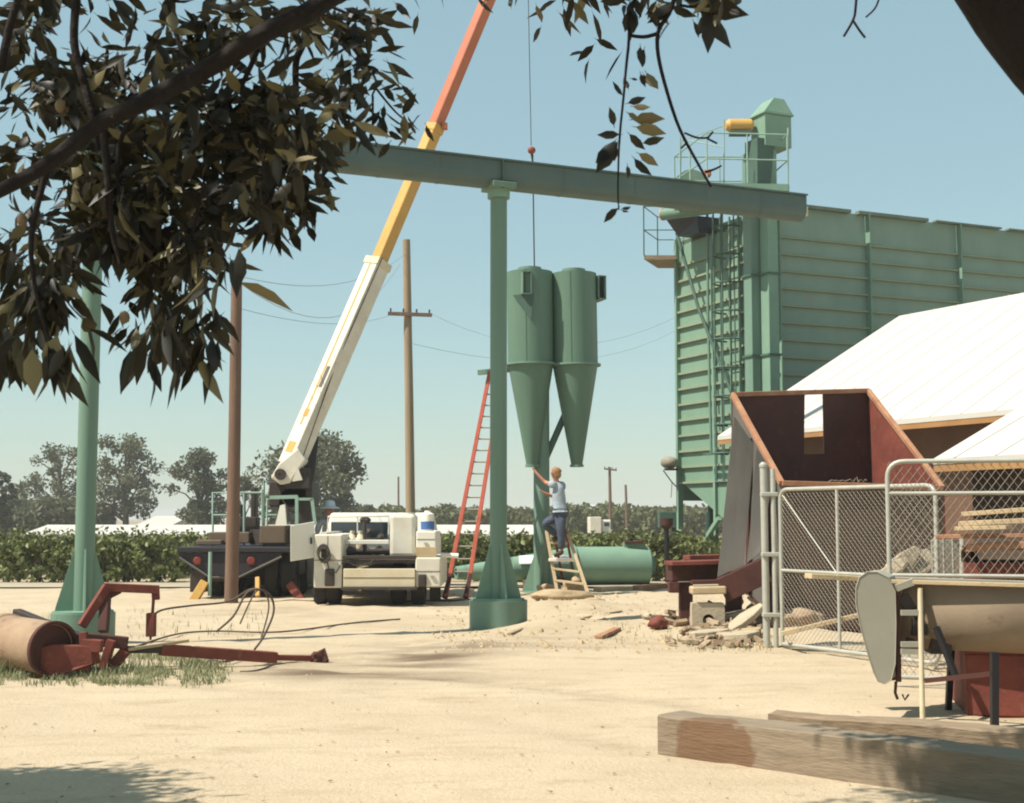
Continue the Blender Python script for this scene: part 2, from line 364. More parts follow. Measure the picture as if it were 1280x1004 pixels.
far_tree('eucalyptus', 'loose grey-green tree standing just left of the left green post', 74, 655, 553, 78, 112, M['farleaf'], 12, 44, 60, 'tall', .8)
far_tree('eucalyptus', 'tallest grey-green tree with gaps in its crown just right of the left green post', 158, 655, 543, 92, 110, M['farleaf'], 13, 52, 66, 'tall', .85)
far_tree('shade_tree', 'dark rounded tree left of the brown bare pole', 250, 655, 558, 76, 100, M['farleaf2'], 14, 52, 85)
far_tree('shade_tree', 'broad green tree behind the base of the crane boom', 384, 655, 542, 138, 98, M['farleaf'], 15, 78, 80)
far_tree('shade_tree', 'small tree between the brown pole and the crane boom foot', 306, 655, 592, 42, 104, M['farleaf'], 16, 26, 70)
far_tree('shade_tree', 'low bushy tree above the roof of the white service truck', 456, 655, 627, 34, 108, M['farleaf2'], 17, 18, 60)
# palm
random.seed(5); pb = V(P(28, 648, 130).x, 130, 0); pt = P(28, 612, 130)
o = thing('palm_tree', 'tiny far palm with a round head at the left edge', 'tree', pb)
MB().tube([pb, V(pt.x, 130, pt.z)], [.28, .2], 7).build('trunk', M['farbark'], o)
cr = MB()
for k in range(70):
    a = random.random() * 6.28; e = random.uniform(-1.1, 1.3); d = V(math.cos(a) * math.cos(e), math.sin(a) * math.cos(e), math.sin(e))
    s_ = d.cross(UP).normalized() * .14; p0 = V(pt.x, 130, pt.z); L_ = random.uniform(.8, 1.3)
    cr.add([p0, p0 + d * L_ * .6 + s_, p0 + d * L_ - V(0, 0, .15), p0 + d * L_ * .6 - s_], [(0, 1, 2, 3)])
cr.build('crown', M['farleaf2'], o)
# dense low scrub far left + far orchard line on the right: one mass each
def mass(name, x0, x1, Y, h, n, lm, depth=6, s=.5, cat=None):
    random.seed(int(Y * 3 + x0)); mb = MB()
    a = P(x0, 648, Y).x; b_ = P(x1, 648, Y).x
    for _ in range(n):
        x = random.uniform(a, b_); yy = Y + random.uniform(0, depth)
        hh = h * (.72 + .32 * noise.noise(V(x * .3, yy * .2, 1)) + .16 * noise.noise(V(x * 1.3, 0, 2)))
        card(mb, V(x, yy, random.random() ** .6 * hh), s * random.uniform(.6, 1.3))
    o = mb.build(name, lm, kind='stuff'); return o
mass('scrub', -30, 110, 104, 3.4, 5200, M['farleaf'], 8, .55)
mass('orchard', 430, 1010, 118, 3.1, 22000, M['hedge'], 14, .5)

# ---------------------------------------------------------------- vineyard
def vine_mesh(seed, h, wd):
    random.seed(seed); mb = MB(); tk = MB()
    tk.tube([(0, 0, -.05), (.04, .02, .35), (-.02, 0, .75)], [.04, .03, .02], 6)
    for k in range(4): tk.tube([(0, 0, .6), (random.uniform(-.5, .5), random.uniform(-.2, .2), .9), (random.uniform(-.9, .9), random.uniform(-.4, .4), random.uniform(.6, 1.2))], [.014, .01, .006], 4)
    for k in range(34):
        c_ = V(random.uniform(-.5, .5) * wd, random.uniform(-.35, .35), random.uniform(.10, .86) * h)
        clump(mb, c_, (.26, .24, .2), 34, .14)
    for k in range(9):
        x = random.uniform(-.5, .5) * wd
        for q in range(5): card(mb, V(x + random.gauss(0, .05), random.gauss(0, .08), h * (.82 + .05 * q) + random.gauss(0, .02)), .12)
    return mb, tk
protos = []
for k in range(4):
    mb, tk = vine_mesh(40 + k, 1.04 + .05 * k, 2.0)
    o = thing('grapevine', 'leafy green grapevine in the row beyond the yard', 'grapevine', (0, 0, 0), 'grapevines in the rows beyond the yard')
    tk.build('stem', M['farbark'], o); mb.build('foliage', M['vine'], o); protos.append(o)
random.seed(3); first = [True] * 4
def row_y(x, r): return 32.6 + r * 2.6 + x * .035
for r in range(3):
    x = -15.5 - r * 1.2 + (r % 2) * .6
    while x < 9.5 + r:
        Y = row_y(x, r); k = random.randrange(4); px = CX + x / Y * F
        if not (-20 < px < 250 or 545 < px < 850): x += 1.45; continue
        loc = V(x + random.uniform(-.15, .15), Y, 0)
        if first[k]: protos[k].location = loc; first[k] = False; LOC[protos[k].name] = loc
        else: dup(protos[k], loc, rz=random.choice((0, math.pi)) + random.uniform(-.15, .15), sc=random.uniform(.9, 1.08))
        x += 1.45
random.seed(9); mb = MB()
for r in range(3, 12):
    for _ in range(2600):
        x = random.uniform(-17 - r * 1.5, 11 + r); Y = row_y(x, r) + random.gauss(0, .3)
        card(mb, V(x, Y, (.98 - .03 * r + .2 * noise.noise(V(x * .9, r, 0))) * random.random() ** .5), .24 * random.uniform(.7, 1.4))
mb.build('vineyard', M['vine'], kind='stuff')

# ---------------------------------------------------------------- far buildings, far poles
def shed(name, label, px0, px1, eave_py, ridge_py, Y, depth, wallm, roofm, over=.5, cat='building', ez=None, posts=False):
    a = P(px0, eave_py, Y); b_ = P(px1, eave_py, Y); z0 = a.z; rz = P(px0, ridge_py, Y + depth * .5).z
    o = thing(name, label, cat, (a.x, Y, 0))
    wl = MB(); wl.box(((a.x + b_.x) / 2, Y + depth / 2 + over * .5, z0 / 2 - .02), (b_.x - a.x - .6, depth - over, z0 - .04)); wl.build('wall', wallm, o)
    rf = MB(); x0, x1 = a.x, b_.x; th = .12
    for ya, za, yb, zb in ((Y, z0, Y + depth / 2, rz), (Y + depth, z0, Y + depth / 2, rz)):
        rf.hexa([(x0, ya, za - th), (x1, ya, za - th), (x1, yb, zb - th), (x0, yb, zb - th), (x0, ya, za), (x1, ya, za), (x1, yb, zb), (x0, yb, zb)])
    rf.build('roof', roofm, o, rec=True)
    gb = MB(); gb.prism([(x0 + .3, Y + .4, z0), (x0 + .3, Y + depth - .4, z0), (x0 + .3, Y + depth / 2, rz - .1)], (x1 - x0 - .6, 0, 0)); gb.build('gable', wallm, o, rec=True)
    return o
shed('long_shed', 'long low shed with a white roof and dark brown side beyond the vines', 26, 668, 668, 656, 78, 9, M['brownwall'], M['roof'])
shed('far_barn', 'white-roofed barn rising behind the long low shed at left', 168, 214, 657, 645, 100, 12, M['white'], M['roof'])
shed('white_warehouse', 'pale flat warehouse on the horizon behind the man on the ladder', 735, 792, 644, 631, 190, 25, M['white_clean'], M['roof'])
shed('far_shed', 'tiny low white shed on the horizon left of the tall silo', 793, 830, 646, 640, 200, 20, M['white_clean'], M['roof'])
# white box truck far
bt = P(753, 671, 74); o = thing('box_truck', 'small white box truck parked among the far vines', 'truck', (bt.x, 74, 0))
MB().box((bt.x - .36, 75.2, 1.15), (.62, 2.6, .9)).build('cargo_box', M['white'], o, .03)
MB().box((bt.x + .22, 74.9, 1.05), (.5, 1.6, .78)).build('cab', M['white_clean'], o, .05)
MB().box((bt.x + .25, 74.085, 1.2), (.26, .03, .22)).build('window', M['glass'], o)
ch = MB(); ch.box((bt.x - .05, 75.1, .58), (1.1, 2.6, .14)); ch.build('chassis', M['black'], o)
for dx in (-.5, .4): MB().lathe((bt.x + dx - .1, 74.6, .32), (1, 0, 0), [(0, .05), (0, .32), (.2, .32), (.2, .05)]).build('wheel', M['rubber'], o)
def pole(name, label, px, base_py, top_px, top_py, Y, r0, r1, m, arms=(), cat='utility pole'):
    b_ = V(P(px, base_py, Y).x, Y, 0); tp = P(top_px, top_py, Y)
    o = thing(name, label, cat, b_)
    MB().tube([b_ + V(0, 0, -.2), b_.lerp(tp, .5) + V(.01, 0, 0), tp], [r0, (r0 + r1) / 2, r1], 14).build('pole', m, o)
    for x0, x1, py in arms:
        a = P(x0, py, Y - r1 - .06); c_ = P(x1, py + 2 * (1 if x1 > x0 else 0), Y - r1 - .06)
        ar = MB().bar(a, c_, .10, .12).build('crossarm', M['pole'], o)
        ins = MB()
        for k in (.06, .35, .65, .94): p = a.lerp(c_, k); ins.lathe(p + V(0, 0, .06), UP, [(0, .02), (.05, .035), (.12, .03), (.14, .0)], 8)
        ins.build('insulator', M['glass'], ar)
    return o
pole('utility_pole', 'bare brown wooden pole in front of the crane', 289, 752, 296, 338, 25.0, .125, .10, M['pole'])
pole('utility_pole', 'tall pale wooden pole with a dark crossarm behind the service truck', 514, 705, 508, 300, 46, .17, .13, M['polepale'], [(485, 540, 392)])
pole('utility_pole', 'thin far pole with a short crossarm right of the man on the ladder', 763, 672, 762, 584, 100, .14, .1, M['pole'], [(755, 771, 586)])
pole('utility_pole', 'thin far pole without a crossarm left of the tall silo', 784, 672, 782, 606, 115, .13, .1, M['pole'])
pole('utility_pole', 'faint far pole right of the pale crossarm pole', 498, 660, 498, 596, 140, .12, .1, M['pole'])
def sag(p, q, s, n=14):
    return [Vector(p).lerp(Vector(q), k / n) - V(0, 0, s * 4 * (k / n) * (1 - k / n)) for k in range(n + 1)]
def wire(label, p, q, s, r=.007):
    tag(MB().tube(sag(p, q, s), r * .5, 5).build('power_line', M['wireline']), label, 'wire')
wire('upper sagging wire between the brown pole and the pale crossarm pole', P(297, 345, 25), P(506, 318, 45.9), .55, .012)
wire('lower deep-sagging wire between the two nearer poles', P(297, 352, 25), P(500, 330, 45.9), 1.2, .012)
wire('thin wire running right from the pale pole crossarm to the silo', P(538, 392, 45.8), P(850, 394, 47), 1.1, .010)
wire('thin wire from the brown pole passing behind the crane boom', P(297, 385, 25), P(488, 394, 45.8), .3, .011)
wire('long thin wire crossing behind the twin cyclones', P(516, 430, 46.2), P(850, 410, 80), 1.2, .013)

# ---------------------------------------------------------------- tall green silo
S0 = thing('silo', 'tall ribbed green grain silo building at the right', 'silo', V(7.81, 40, 0))
Cc = V(7.81, 40, 0); SW = 5.55; SL = 27.0; SH = P(972, 256, 40).z
Lc = Cc + NA * SW
zb = 2.66
def face(name, o0, d, n, length, z0, z1):
    wl = MB(); a = o0; b_ = o0 + d * length; inn = -n * .12
    wl.hexa([a + UP * z0, b_ + UP * z0, b_ + inn + UP * z0, a + inn + UP * z0, a + UP * z1, b_ + UP * z1, b_ + inn + UP * z1, a + inn + UP * z1])
    wl.build(name, M['green_silo' if name == 'front_wall' else 'green_lit_tone'], S0, rec=True)
    return a, b_
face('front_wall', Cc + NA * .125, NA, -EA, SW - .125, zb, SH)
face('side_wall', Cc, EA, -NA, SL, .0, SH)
rib = MB(); rz = zb + .02; k = 0
while rz < SH - .75:
    rib.bar(Cc + NA * .1 - EA * .05 + UP * rz, Lc - NA * .12 - EA * .05 + UP * rz, .11, .07); rz += .515
rib.build('front_rib', M['rib'], S0)
rib = MB(); rz = zb + .02 - .515 * 5
while rz < SH - .9:
    rib.bar(Cc - NA * .05 + UP * rz + EA * .05, Cc - NA * .05 + EA * SL + UP * rz, .11, .06); rz += .515
rib.build('side_rib', M['rib'], S0)
for k, t_ in enumerate((.12, 3.4, 7.0, 10.6, 14.2, 17.8, 21.4)):
    p = Cc + EA * t_ - NA * .075
    MB().bar(p + UP * .02, p + UP * (SH - .01), .30 if k else .18, .05, EA).build('side_post', M['green_pale'], S0, .01)
for t_, wd in ((.16, .2), (1.75, .13), (3.3, .12), (SW - .07, .2)):
    p = Cc + NA * t_ - EA * .05
    MB().bar(p + UP * .02, p + UP * (SH - .02), wd, .12, NA).build('front_post', M['green_pale'], S0, .01)
# parapet cap, rusty and ragged
cap = MB(); random.seed(2)
for k in range(9):
    a = Cc + EA * (3.0 * k) - NA * .12 + UP * (SH + .01); b_ = Cc + EA * (3.0 * k + 2.7) - NA * .12 + UP * (SH + .01)
    cap.bar(a, b_, .2, .05 + .05 * random.random())
cap.build('parapet_cap', M['captrim'], S0)
rf = MB().hexa([q + UP * z for z in (SH - .25, SH - .12) for q in (Cc + NA * .2, Cc + EA * SL + NA * .2, Cc + EA * SL + NA * SW, Lc)]); rf.build('roof', M['tin'], S0)
# back walls so that it is a closed volume
bw = MB(); bw.bar(Lc + UP * (SH / 2 + 1) + EA * .1, Lc + EA * SL + UP * (SH / 2 + 1), .12, SH - 2.2); bw.bar(Cc + EA * SL + UP * (SH / 2) + NA * .13, Lc + EA * SL + UP * (SH / 2) - NA * .1, .12, SH - .2); bw.build('back_wall', M['green_silo'], S0)
# lower hopper bay: triangular panel, braces, hopper slopes
tp = MB(); y0 = SW - .25
tp.prism([Cc + NA * .2 + UP * .4, Cc + NA * .2 + UP * (zb - .01), Cc + NA * y0 + UP * (zb - .01), Cc + NA * 2.6 + UP * 1.35, Cc + NA * 2.4 + UP * .4], EA * .1); tp.build('hopper_panel', M['green_silo'], S0, rec=True)
hp = MB()
hp.hexa([Cc + NA * 2.0 + EA * 2.5 + UP * .5, Cc + NA * 2.6 + EA * 2.5 + UP * .5, Cc + NA * 2.6 + EA * 3.2 + UP * .5, Cc + NA * 2.0 + EA * 3.2 + UP * .5,
         Cc + NA * .2 + EA * .2 + UP * zb, Lc - NA * .2 + EA * .2 + UP * zb, Lc - NA * .2 + EA * 5 + UP * zb, Cc + NA * .2 + EA * 5 + UP * zb]); hp.build('hopper', M['green_dark'], S0)
for t_ in (1.0, 2.0, 3.0):
    p = Lc - NA * .3 + EA * t_; MB().bar(p + UP * .0, p + UP * zb, .14, .14, EA).build('leg', M['green_dark'], S0)
MB().bar(P(868, 696, 43.9), P(899, 648, 42.3), .13, .13).build('brace', M['green_pale'], S0)
MB().bar(P(884, 696, 43.4), P(884, 640, 43.4), .08, .08).build('strut', M['green_dark'], S0)
# diagonal spout across the front
MB().tube([P(846, 292, 44.0), P(873, 385, 43.0), P(918, 500, 41.6)], .055, 8).build('spout', M['green_dark'], S0)
MB().tube([P(884, 262, 42.9), P(885, 395, 42.9), P(889, 566, 42.6)], .045, 8).build('downpipe', M['green'], S0)
MB().tube([P(902, 262, 42.2), P(903, 545, 42.0)], .05, 8).build('downpipe', M['green_pale'], S0)
MB().bar(P(880, 568, 42.8), P(910, 566, 41.5), .08, .08).build('pipe_bracket', M['green_dark'], S0)
# caged ladder on the front face
la = thing('access_ladder', 'caged green ladder bolted up the front of the tall silo', 'ladder', V(*P(928, 600, 41.0).xy, 0))
la0 = P(920, 560, 41.2); la0.z = 0
ld = MB(); z1 = SH - .1
pA = Cc + NA * 1.55 - EA * .55; pB = Cc + NA * 1.05 - EA * .55
for p in (pA, pB): MB().bar(p + UP * .6, p + UP * z1, .06, .05, EA).build('rail', M['green'], la)
z = .8
while z < z1 - .1: ld.tube([pA + UP * z, pB + UP * z], .022, 6); z += .32
ld.build('rungs', M['green_dark'], la)
cg = MB(); z = 2.6
mid = (pA + pB) / 2 - EA * .05
hoop = [mid + NA * (.4 * math.cos(a)) - EA * (.68 * math.sin(a)) for a in [math.pi * k / 10 for k in range(11)]]
while z < z1: cg.tube([p + UP * z for p in hoop], .03, 5, smooth=False); z += .86
for k in (1, 3, 5, 7, 9): cg.bar(hoop[k] + UP * 2.6, hoop[k] + UP * z1, .05, .02, EA)
cg.build('safety_cage', M['green_dark'], la)

# bucket elevator: two trunks up the corner with a head casing
el = thing('bucket_elevator', 'green bucket elevator with twin trunks rising above the silo corner', 'elevator', V(P(955, 648, 39.0).x, 39, 0))
e1 = P(944, 600, 39.0); e2 = P(966, 600, 38.8); topz = P(960, 190, 39).z
for ex, mm in ((P(941.5, 420, 39.2), 'green'), (P(963, 420, 38.9), 'green_pale')):
    b_ = V(ex.x, ex.y, 0)
    tk = MB(); tk.bar(b_ + UP * .02, b_ + UP * topz, .34, .40, NA)
    z = 1.5
    tk.build('trunk_casing', M[mm], el, .012)
    while z < topz - .3: MB().box(b_ + UP * z, (.44, .50, .06), (EA, NA, UP)).build('flange', M['green_dark'], el); z += 2.35
bx = P(947, 648, 39.05); bx.z = 0
hd = MB(); hz0 = P(960, 187, 39).z; hz1 = P(960, 148, 39).z; hz2 = P(960, 126, 39).z
hc = V(P(964, 170, 39).x, 39, 0)
def rect(c_, a, b2, z): return [c_ + EA * i * a + NA * j * b2 + UP * z for i, j in ((-1, -1), (1, -1), (1, 1), (-1, 1))]
hd.hexa(rect(hc, .46, .36, hz0) + rect(hc, .46, .36, hz1)); hd.hexa(rect(hc, .52, .42, hz1 + .003) + rect(hc, .52, .42, hz1 + .06))
hd.hexa(rect(hc, .5, .4, hz1 + .063) + rect(hc + EA * .08, .18, .3, hz2)); hd.build('head_casing', M['green_pale'], el, .015)
th = MB(); th.hexa(rect(hc - EA * .52, .2, .3, hz0 - 1.6) + rect(hc - EA * .4, .3, .32, hz0 + .2)); th.build('discharge_throat', M['green_dark'], el)
dm = MB(); dm.lathe(P(907, 157, 38.8), P(944, 157, 38.9) - P(907, 157, 38.8), [(0, .02), (0, .12), (.1, .19), (.75, .19), (.82, .12), (.82, .02)], 18); dm.build('drive_motor', M['yellow'], el)
mt = MB(); mt.box(P(925, 167, 38.85) , (.6, .4, .08)); mt.build('motor_mount', M['green_dark'], el)
# platform on top with rails
pf = thing('catwalk', 'brown-bottomed steel platform with green railings around the elevator head', 'platform', V(P(930, 648, 38.9).x, 38.9, 0))
pz = P(930, 237, 38.6).z
q0 = V(P(880, 240, 39.2).x, 38.2, 0); 
cor = [V(P(884, 237, 38.0).x, 38.0, 0), V(P(985, 237, 38.2).x, 38.2, 0), V(P(985, 237, 38.2).x - .2, 40.6, 0), V(P(905, 237, 40.6).x - 1.5, 40.6, 0)]
MB().hexa([c_ + UP * (pz - .14) for c_ in cor] + [c_ + UP * pz for c_ in cor]).build('deck', M['tin_brown'], pf)
fr = MB()
for k in range(4): fr.bar(cor[k] + UP * (pz - .05), cor[(k + 1) % 4] + UP * (pz - .05), .08, .2)
fr.build('edge_beam', M['green_pale'], pf)
rl = MB(); hr = 1.5
for k in range(4):
    a, b_ = cor[k] + UP * pz, cor[(k + 1) % 4] + UP * pz
    for h_ in (.75, hr): rl.tube([a + UP * h_, b_ + UP * h_], .022, 6)
    for f_ in (0, .5): rl.tube([a.lerp(b_, f_), a.lerp(b_, f_) + UP * hr], .024, 6)
rl.tube([P(985, 240, 38.3), P(985, 160, 38.3)], .024, 6); rl.tube([P(850, 240, 40), P(850, 172, 40)], .024, 6); rl.tube([P(850, 240, 40) , P(852, 176, 40), P(930, 148, 39)], .018, 6)
rl.tube([P(852, 174, 40), P(905, 184, 38.4)], .018, 6); rl.tube([P(905, 240, 38.2), P(905, 150, 38.2)], .022, 6)
rl.build('railing', M['teal'], pf)
# rounded hood and conveyor drum at the top left of the silo
hood = thing('conveyor_hood', 'curved green hood on the silo roof left of the elevator platform', 'hood', V(P(865, 648, 41.5).x, 41.5, 0))
a = P(836, 238, 41.5); b_ = P(893, 236, 41.5)
pr = [a + V((b_.x - a.x) * k / 12, 0, .95 * math.sin(math.pi * (.10 + .8 * k / 12)) ** .8 - .28) for k in range(13)]
MB().prism(pr, V(.3, 1.4, 0)).build('hood_shell', M['green'], hood, rec=True)
MB().box(P(862, 240, 41.7) + V(.2, .4, -.1), (1.2, 1.0, .5)).build('hood_base', M['green_dark'], hood)
MB().box(P(884, 217, 41.2), (.22, .3, .2)).build('motor', M['orange'], hood, .03)
dr = thing('conveyor_drum', 'green drum with a yellow end plate hanging over the silo top left corner', 'conveyor', V(P(860, 648, 42.5).x, 42.5, 0))
ax = P(905, 258, 41.6) - P(830, 268, 43.4)
MB().lathe(P(830, 268, 43.4), ax, [(0, .02), (0, .19), (ax.length, .19), (ax.length, .02)], 18).build('drum', M['green'], dr)
MB().lathe(P(830, 268, 43.4) - ax.normalized() * .05, ax, [(0, .01), (0, .2), (.045, .2), (.045, .01)], 18).build('end_plate', M['yellow'], dr)
dk = MB(); dk.hexa([P(848, 296, 43.9), P(873, 290, 42.6), P(873, 290, 42.6) + EA * .9, P(848, 296, 43.9) + EA * .9, P(833, 275, 43.9), P(873, 270, 42.6), P(873, 270, 42.6) + EA * .9, P(833, 275, 43.9) + EA * .9]); dk.build('outlet_chute', M['black'], dr)
MB().box(P(899, 263, 41.4), (.2, .2, .12)).build('gearbox', M['yellow'], dr)
lp = thing('lookout_platform', 'small railed wooden platform cantilevered from the silo top left corner', 'platform', V(P(826, 648, 45).x, 45, 0))
z = P(826, 322, 45).z; c4 = [P(805, 324, 44.6), P(846, 325, 44.6), P(846, 305, 46.2), P(822, 305, 46.2)]
c4 = [V(c_.x, c_.y, z) for c_ in c4]
MB().hexa([c_ - UP * .14 for c_ in c4] + c4).build('deck', M['wood'], lp)
rl = MB()
for k in range(4):
    a, b_ = c4[k], c4[(k + 1) % 4]; rl.tube([a, a + UP * 1.65], .022, 6)
    for h_ in (.85, 1.65):
        if k != 1: rl.tube([a + UP * h_, b_ + UP * h_], .018, 6)
rl.build('railing', M['green_dark'], lp)
MB().bar(c4[1] - UP * .1, P(848, 350, 45), .06, .06).build('bracket', M['green_dark'], lp)
# lamp shade like canvas bag on the silo side and lower box
sp_ = thing('floodlight', 'round grey floodlight on a bracket at the left side of the silo', 'light', V(P(836, 648, 45).x, 45, 0))
MB().blob(P(837, 578, 44.8), (.30, .25, .20), 3, 2, .12).build('lamp_body', M['canvas'], sp_)
MB().lathe(P(839, 588, 44.8), UP, [(0, .02), (0, .22), (.06, .24), (.06, .02)], 14).build('lamp_rim', M['black'], sp_)
br = MB(); br.tube([P(829, 588, 44.8), P(840, 603, 44.9), P(849, 612, 45)], .02, 6); br.bar(P(847, 565, 45), P(847, 640, 45), .08, .08); br.tube([P(840, 603, 44.9), P(839, 622, 44.9)], .012, 5); br.build('bracket', M['green_dark'], sp_)
ub = thing('electric_box', 'dark green box at the foot of the silo left corner', 'box', V(P(838, 648, 46).x, 46, 0))
MB().box(P(838, 650, 46), (.8, .6, .55)).build('cabinet', M['green_dark'], ub, .02)
MB().bar(V(P(842, 650, 46).x, 46, 0), P(842, 660, 46), .12, .12).build('post', M['green_dark'], ub)
fn = thing('funnel_post', 'black post carrying a rusty red cup beside the silo', 'post', V(P(834, 648, 32).x, 32, 0))
MB().tube([V(P(834, 700, 32).x, 32, 0), P(833, 660, 32)], .055, 10).build('post', M['black'], fn)
MB().lathe(P(833, 660, 32), UP, [(-.06, .03), (-.02, .07), (.06, .15), (.22, .16), (.22, .02)], 16).build('cup', M['rust_dark'], fn)

# ---------------------------------------------------------------- barn with white roof + lower white roof
def barn(name, label, e0, e1, back, rise, thk, over, wallm, fasm, zw0=0.0):
    # e0,e1 near eave ends (3D); back = horizontal vector eave->ridge
    o = thing(name, label, 'building', V(e0.x, e0.y, 0))
    r0, r1 = e0 + back + UP * rise, e1 + back + UP * rise; b0, b1 = e0 + back * 2, e1 + back * 2
    rf = MB()
    for a, b_, c_, d in ((e0, e1, r1, r0), (b0, b1, r1, r0)):
        rf.hexa([a - UP * thk, b_ - UP * thk, c_ - UP * thk, d - UP * thk, a, b_, c_, d])
    dirn = (e1 - e0).normalized(); q_ = .45
    while q_ < (e1 - e0).length: rf.bar(e0 + dirn * q_ + UP * .004, r0 + dirn * q_ + UP * .004, .04, .016); q_ += .82
    rf.build('roof', M['roof'], o)
    dirn = (e1 - e0).normalized(); bn = back.normalized(); m = over
    w0, w1, w2, w3 = e0 + bn * m + dirn * .25, e1 + bn * m, b1 - bn * m, b0 - bn * m + dirn * .25
    zt = e0.z + rise * m / back.length - thk - .02
    wl = MB(); wl.hexa([V(p.x, p.y, zw0) for p in (w0, w1, w2, w3)] + [V(p.x, p.y, zt) for p in (w0, w1, w2, w3)])
    wl.prism([V(w0.x, w0.y, zt + .003), V(w3.x, w3.y, zt + .003), r0 + dirn * .25 - UP * (thk + .06)], dirn * ((e1 - e0).length - .6)); wl.build('wall', wallm, o, rec=True)
    fa = MB(); fa.bar(e0 - UP * (thk + .045) - bn * -.03, e1 - UP * (thk + .045) - bn * -.03, .04, .13); fa.build('fascia', fasm, o)
    return o, (e0, e1, r0, r1)
e0 = P(897, 545, 32.7); e1 = P(1330, 507, 23.6); e1.z = e0.z; bk = V(.87, .49, 0) * 6.1
barn('barn', 'big barn with a sunlit white sloping roof in front of the silo', e0, e1, bk, P(1130, 395, 35.7).z - e0.z, .10, .9, M['brownwall'], M['orangefascia'])
e0 = P(1166, 574, 20.0); e1 = e0 + V(.4067, -.9135, 0) * 4.4; 
barn('lean_to', 'lower shed with a white roof at the right edge above the gate', e0, e1, EA * 3.2, 1.55, .08, .5, M['dull_brown'], M['fascia'])

# ---------------------------------------------------------------- trough conveyor gantry
bl = P(398, 197, 18.0); zc = 6.32
gan = thing('overhead_conveyor', 'long green overhead trough conveyor carried on round posts', 'conveyor', V(ped.x, ped.y, 0))
def on_beam(px, yy0=18.9):       # point on the beam's vertical plane below a pixel column
    u = (px - CX) / F
    # plan line through ped along EA
    t_ = (u * ped.y - ped.x) / (EA.x - u * EA.y); return V(ped.x + EA.x * t_, ped.y + EA.y * t_, 0)
bL = on_beam(96); bR = on_beam(1006); TW, TH = .17, .185
zc = P(622, 221, 18.9).z
prof = [(TW, TH), (-TW, TH), (-TW, -.02)] + [(-TW * math.cos(a), -.02 - TW * math.sin(a)) for a in [math.pi * k / 10 for k in range(1, 10)]] + [(TW, -.02)]
tb = MB(); n_ = len(prof)
pl = [bL - EA * .15 - NA * x + UP * (zc + z) for x, z in prof]; 
for i in range(n_):
    j = (i + 1) % n_; tb.add([pl[i], pl[j], pl[j] + (bR - bL + EA * .15), pl[i] + (bR - bL + EA * .15)], [(0, 1, 2, 3)], 2 <= i <= 11)
tb.add(pl, [tuple(range(n_))]); tb.add([p + (bR - bL + EA * .15) for p in pl], [tuple(range(n_ - 1, -1, -1))])
tb.build('trough', M['trough'], gan, rec=True)
lid = MB(); lid.bar(bL - EA * .15 + UP * (zc + TH + .016), bR + UP * (zc + TH + .016), .42, .025); lid.build('lid', M['trough'], gan)
sm_ = MB()
for px in (470, 545, 700, 790, 880, 950):
    p = on_beam(px) + UP * zc; sm_.add([p - NA * x * 1.03 + UP * z * 1.03 + EA * d for d in (-.012, .012) for x, z in prof], [(i, (i + 1) % n_, n_ + (i + 1) % n_, n_ + i) for i in range(n_)])
sm_.build('seam', M['trough'], gan, rec=True)
MB().box(bR + UP * (zc - .02) + EA * .05, (.10, .16, .16), (EA, NA, UP)).build('shaft_end', M['cream'], gan, .02)
def post(p, r, ztop, ped_h, ped_r, hides=False):
    po = MB().tube([p + UP * (ped_h - .02), p + UP * ztop], r, 24).build('post', M['green'], gan)
    cp = MB().lathe(p + UP * (ztop - .12), UP, [(0, r), (0, r + .04), (.12, r + .04), (.12, r)], 24).build('collar', M['green_pale'], gan)
    pd = MB().lathe(p + UP * (-.1), UP, [(0, ped_r), (ped_h + .1, ped_r), (ped_h + .1, 0)], 36).build('pedestal', M['green'], gan)
    gs = MB()
    bp_ = MB().lathe(p + UP * ped_h, UP, [(0, r + .24), (.025, r + .24), (.025, r)], 24).build('base_plate', M['green_pale'], gan)
    for k in range(4):
        a = R(20 + 90 * k); d = V(math.cos(a), math.sin(a), 0); s_ = V(-d.y, d.x, 0) * .012
        MB().prism([p + d * (r - .01) + UP * (ped_h + .026) - s_, p + d * (r + .21) + UP * (ped_h + .026) - s_, p + d * (r + .20) + UP * (ped_h + .08) - s_, p + d * (r - .01) + UP * (ped_h + .80) - s_], s_ * 2).build('gusset', M['green_pale'], gan, rec=True)
post(ped, .118, zc - TH - .01, .40, .40)
lp0 = on_beam(109); post(lp0, .118, zc - TH - .01, .38, .38)
MB().box(ped + UP * (zc - TH + .03), (.36, .46, .08), (EA, NA, UP)).build('saddle', M['green'], gan, .01)
MB().bar(ped + UP * (zc + .0) - NA * .19 + EA * -.02 - UP * .2, ped + UP * (zc + .2) - NA * .19 - EA * .02, .05, .02, EA).build('clamp_strap', M['green_dark'], gan)

# second post that will carry the cyclones
p2 = V(P(677, 648, 28.2).x, 28.2, 0)
sp2 = thing('support_post', 'short green post with gussets behind the man, under the twin cyclones', 'post', p2)
z2 = P(677, 470, 28.2).z
MB().tube([p2 + UP * -.1, p2 + UP * z2], .165, 22).build('post_tube', M['green'], sp2)
MB().lathe(p2, UP, [(0, .44), (.03, .44), (.03, .1)], 20).build('base_plate', M['green'], sp2)
for k in range(4):
    a = R(180 + 90 * k - 6); d = V(math.cos(a), math.sin(a), 0); s_ = V(-d.y, d.x, 0) * .015
    MB().prism([p2 + d * .15 + UP * .031 - s_, p2 + d * .40 + UP * .031 - s_, p2 + d * .37 + UP * .12 - s_, p2 + d * .15 + UP * .80 - s_], s_ * 2).build('gusset', M['green_pale'], sp2, rec=True)
MB().tube([P(680, 578, 28.2), P(709, 512, 28.3)], .07, 10).build('brace', M['green_dark'], sp2)
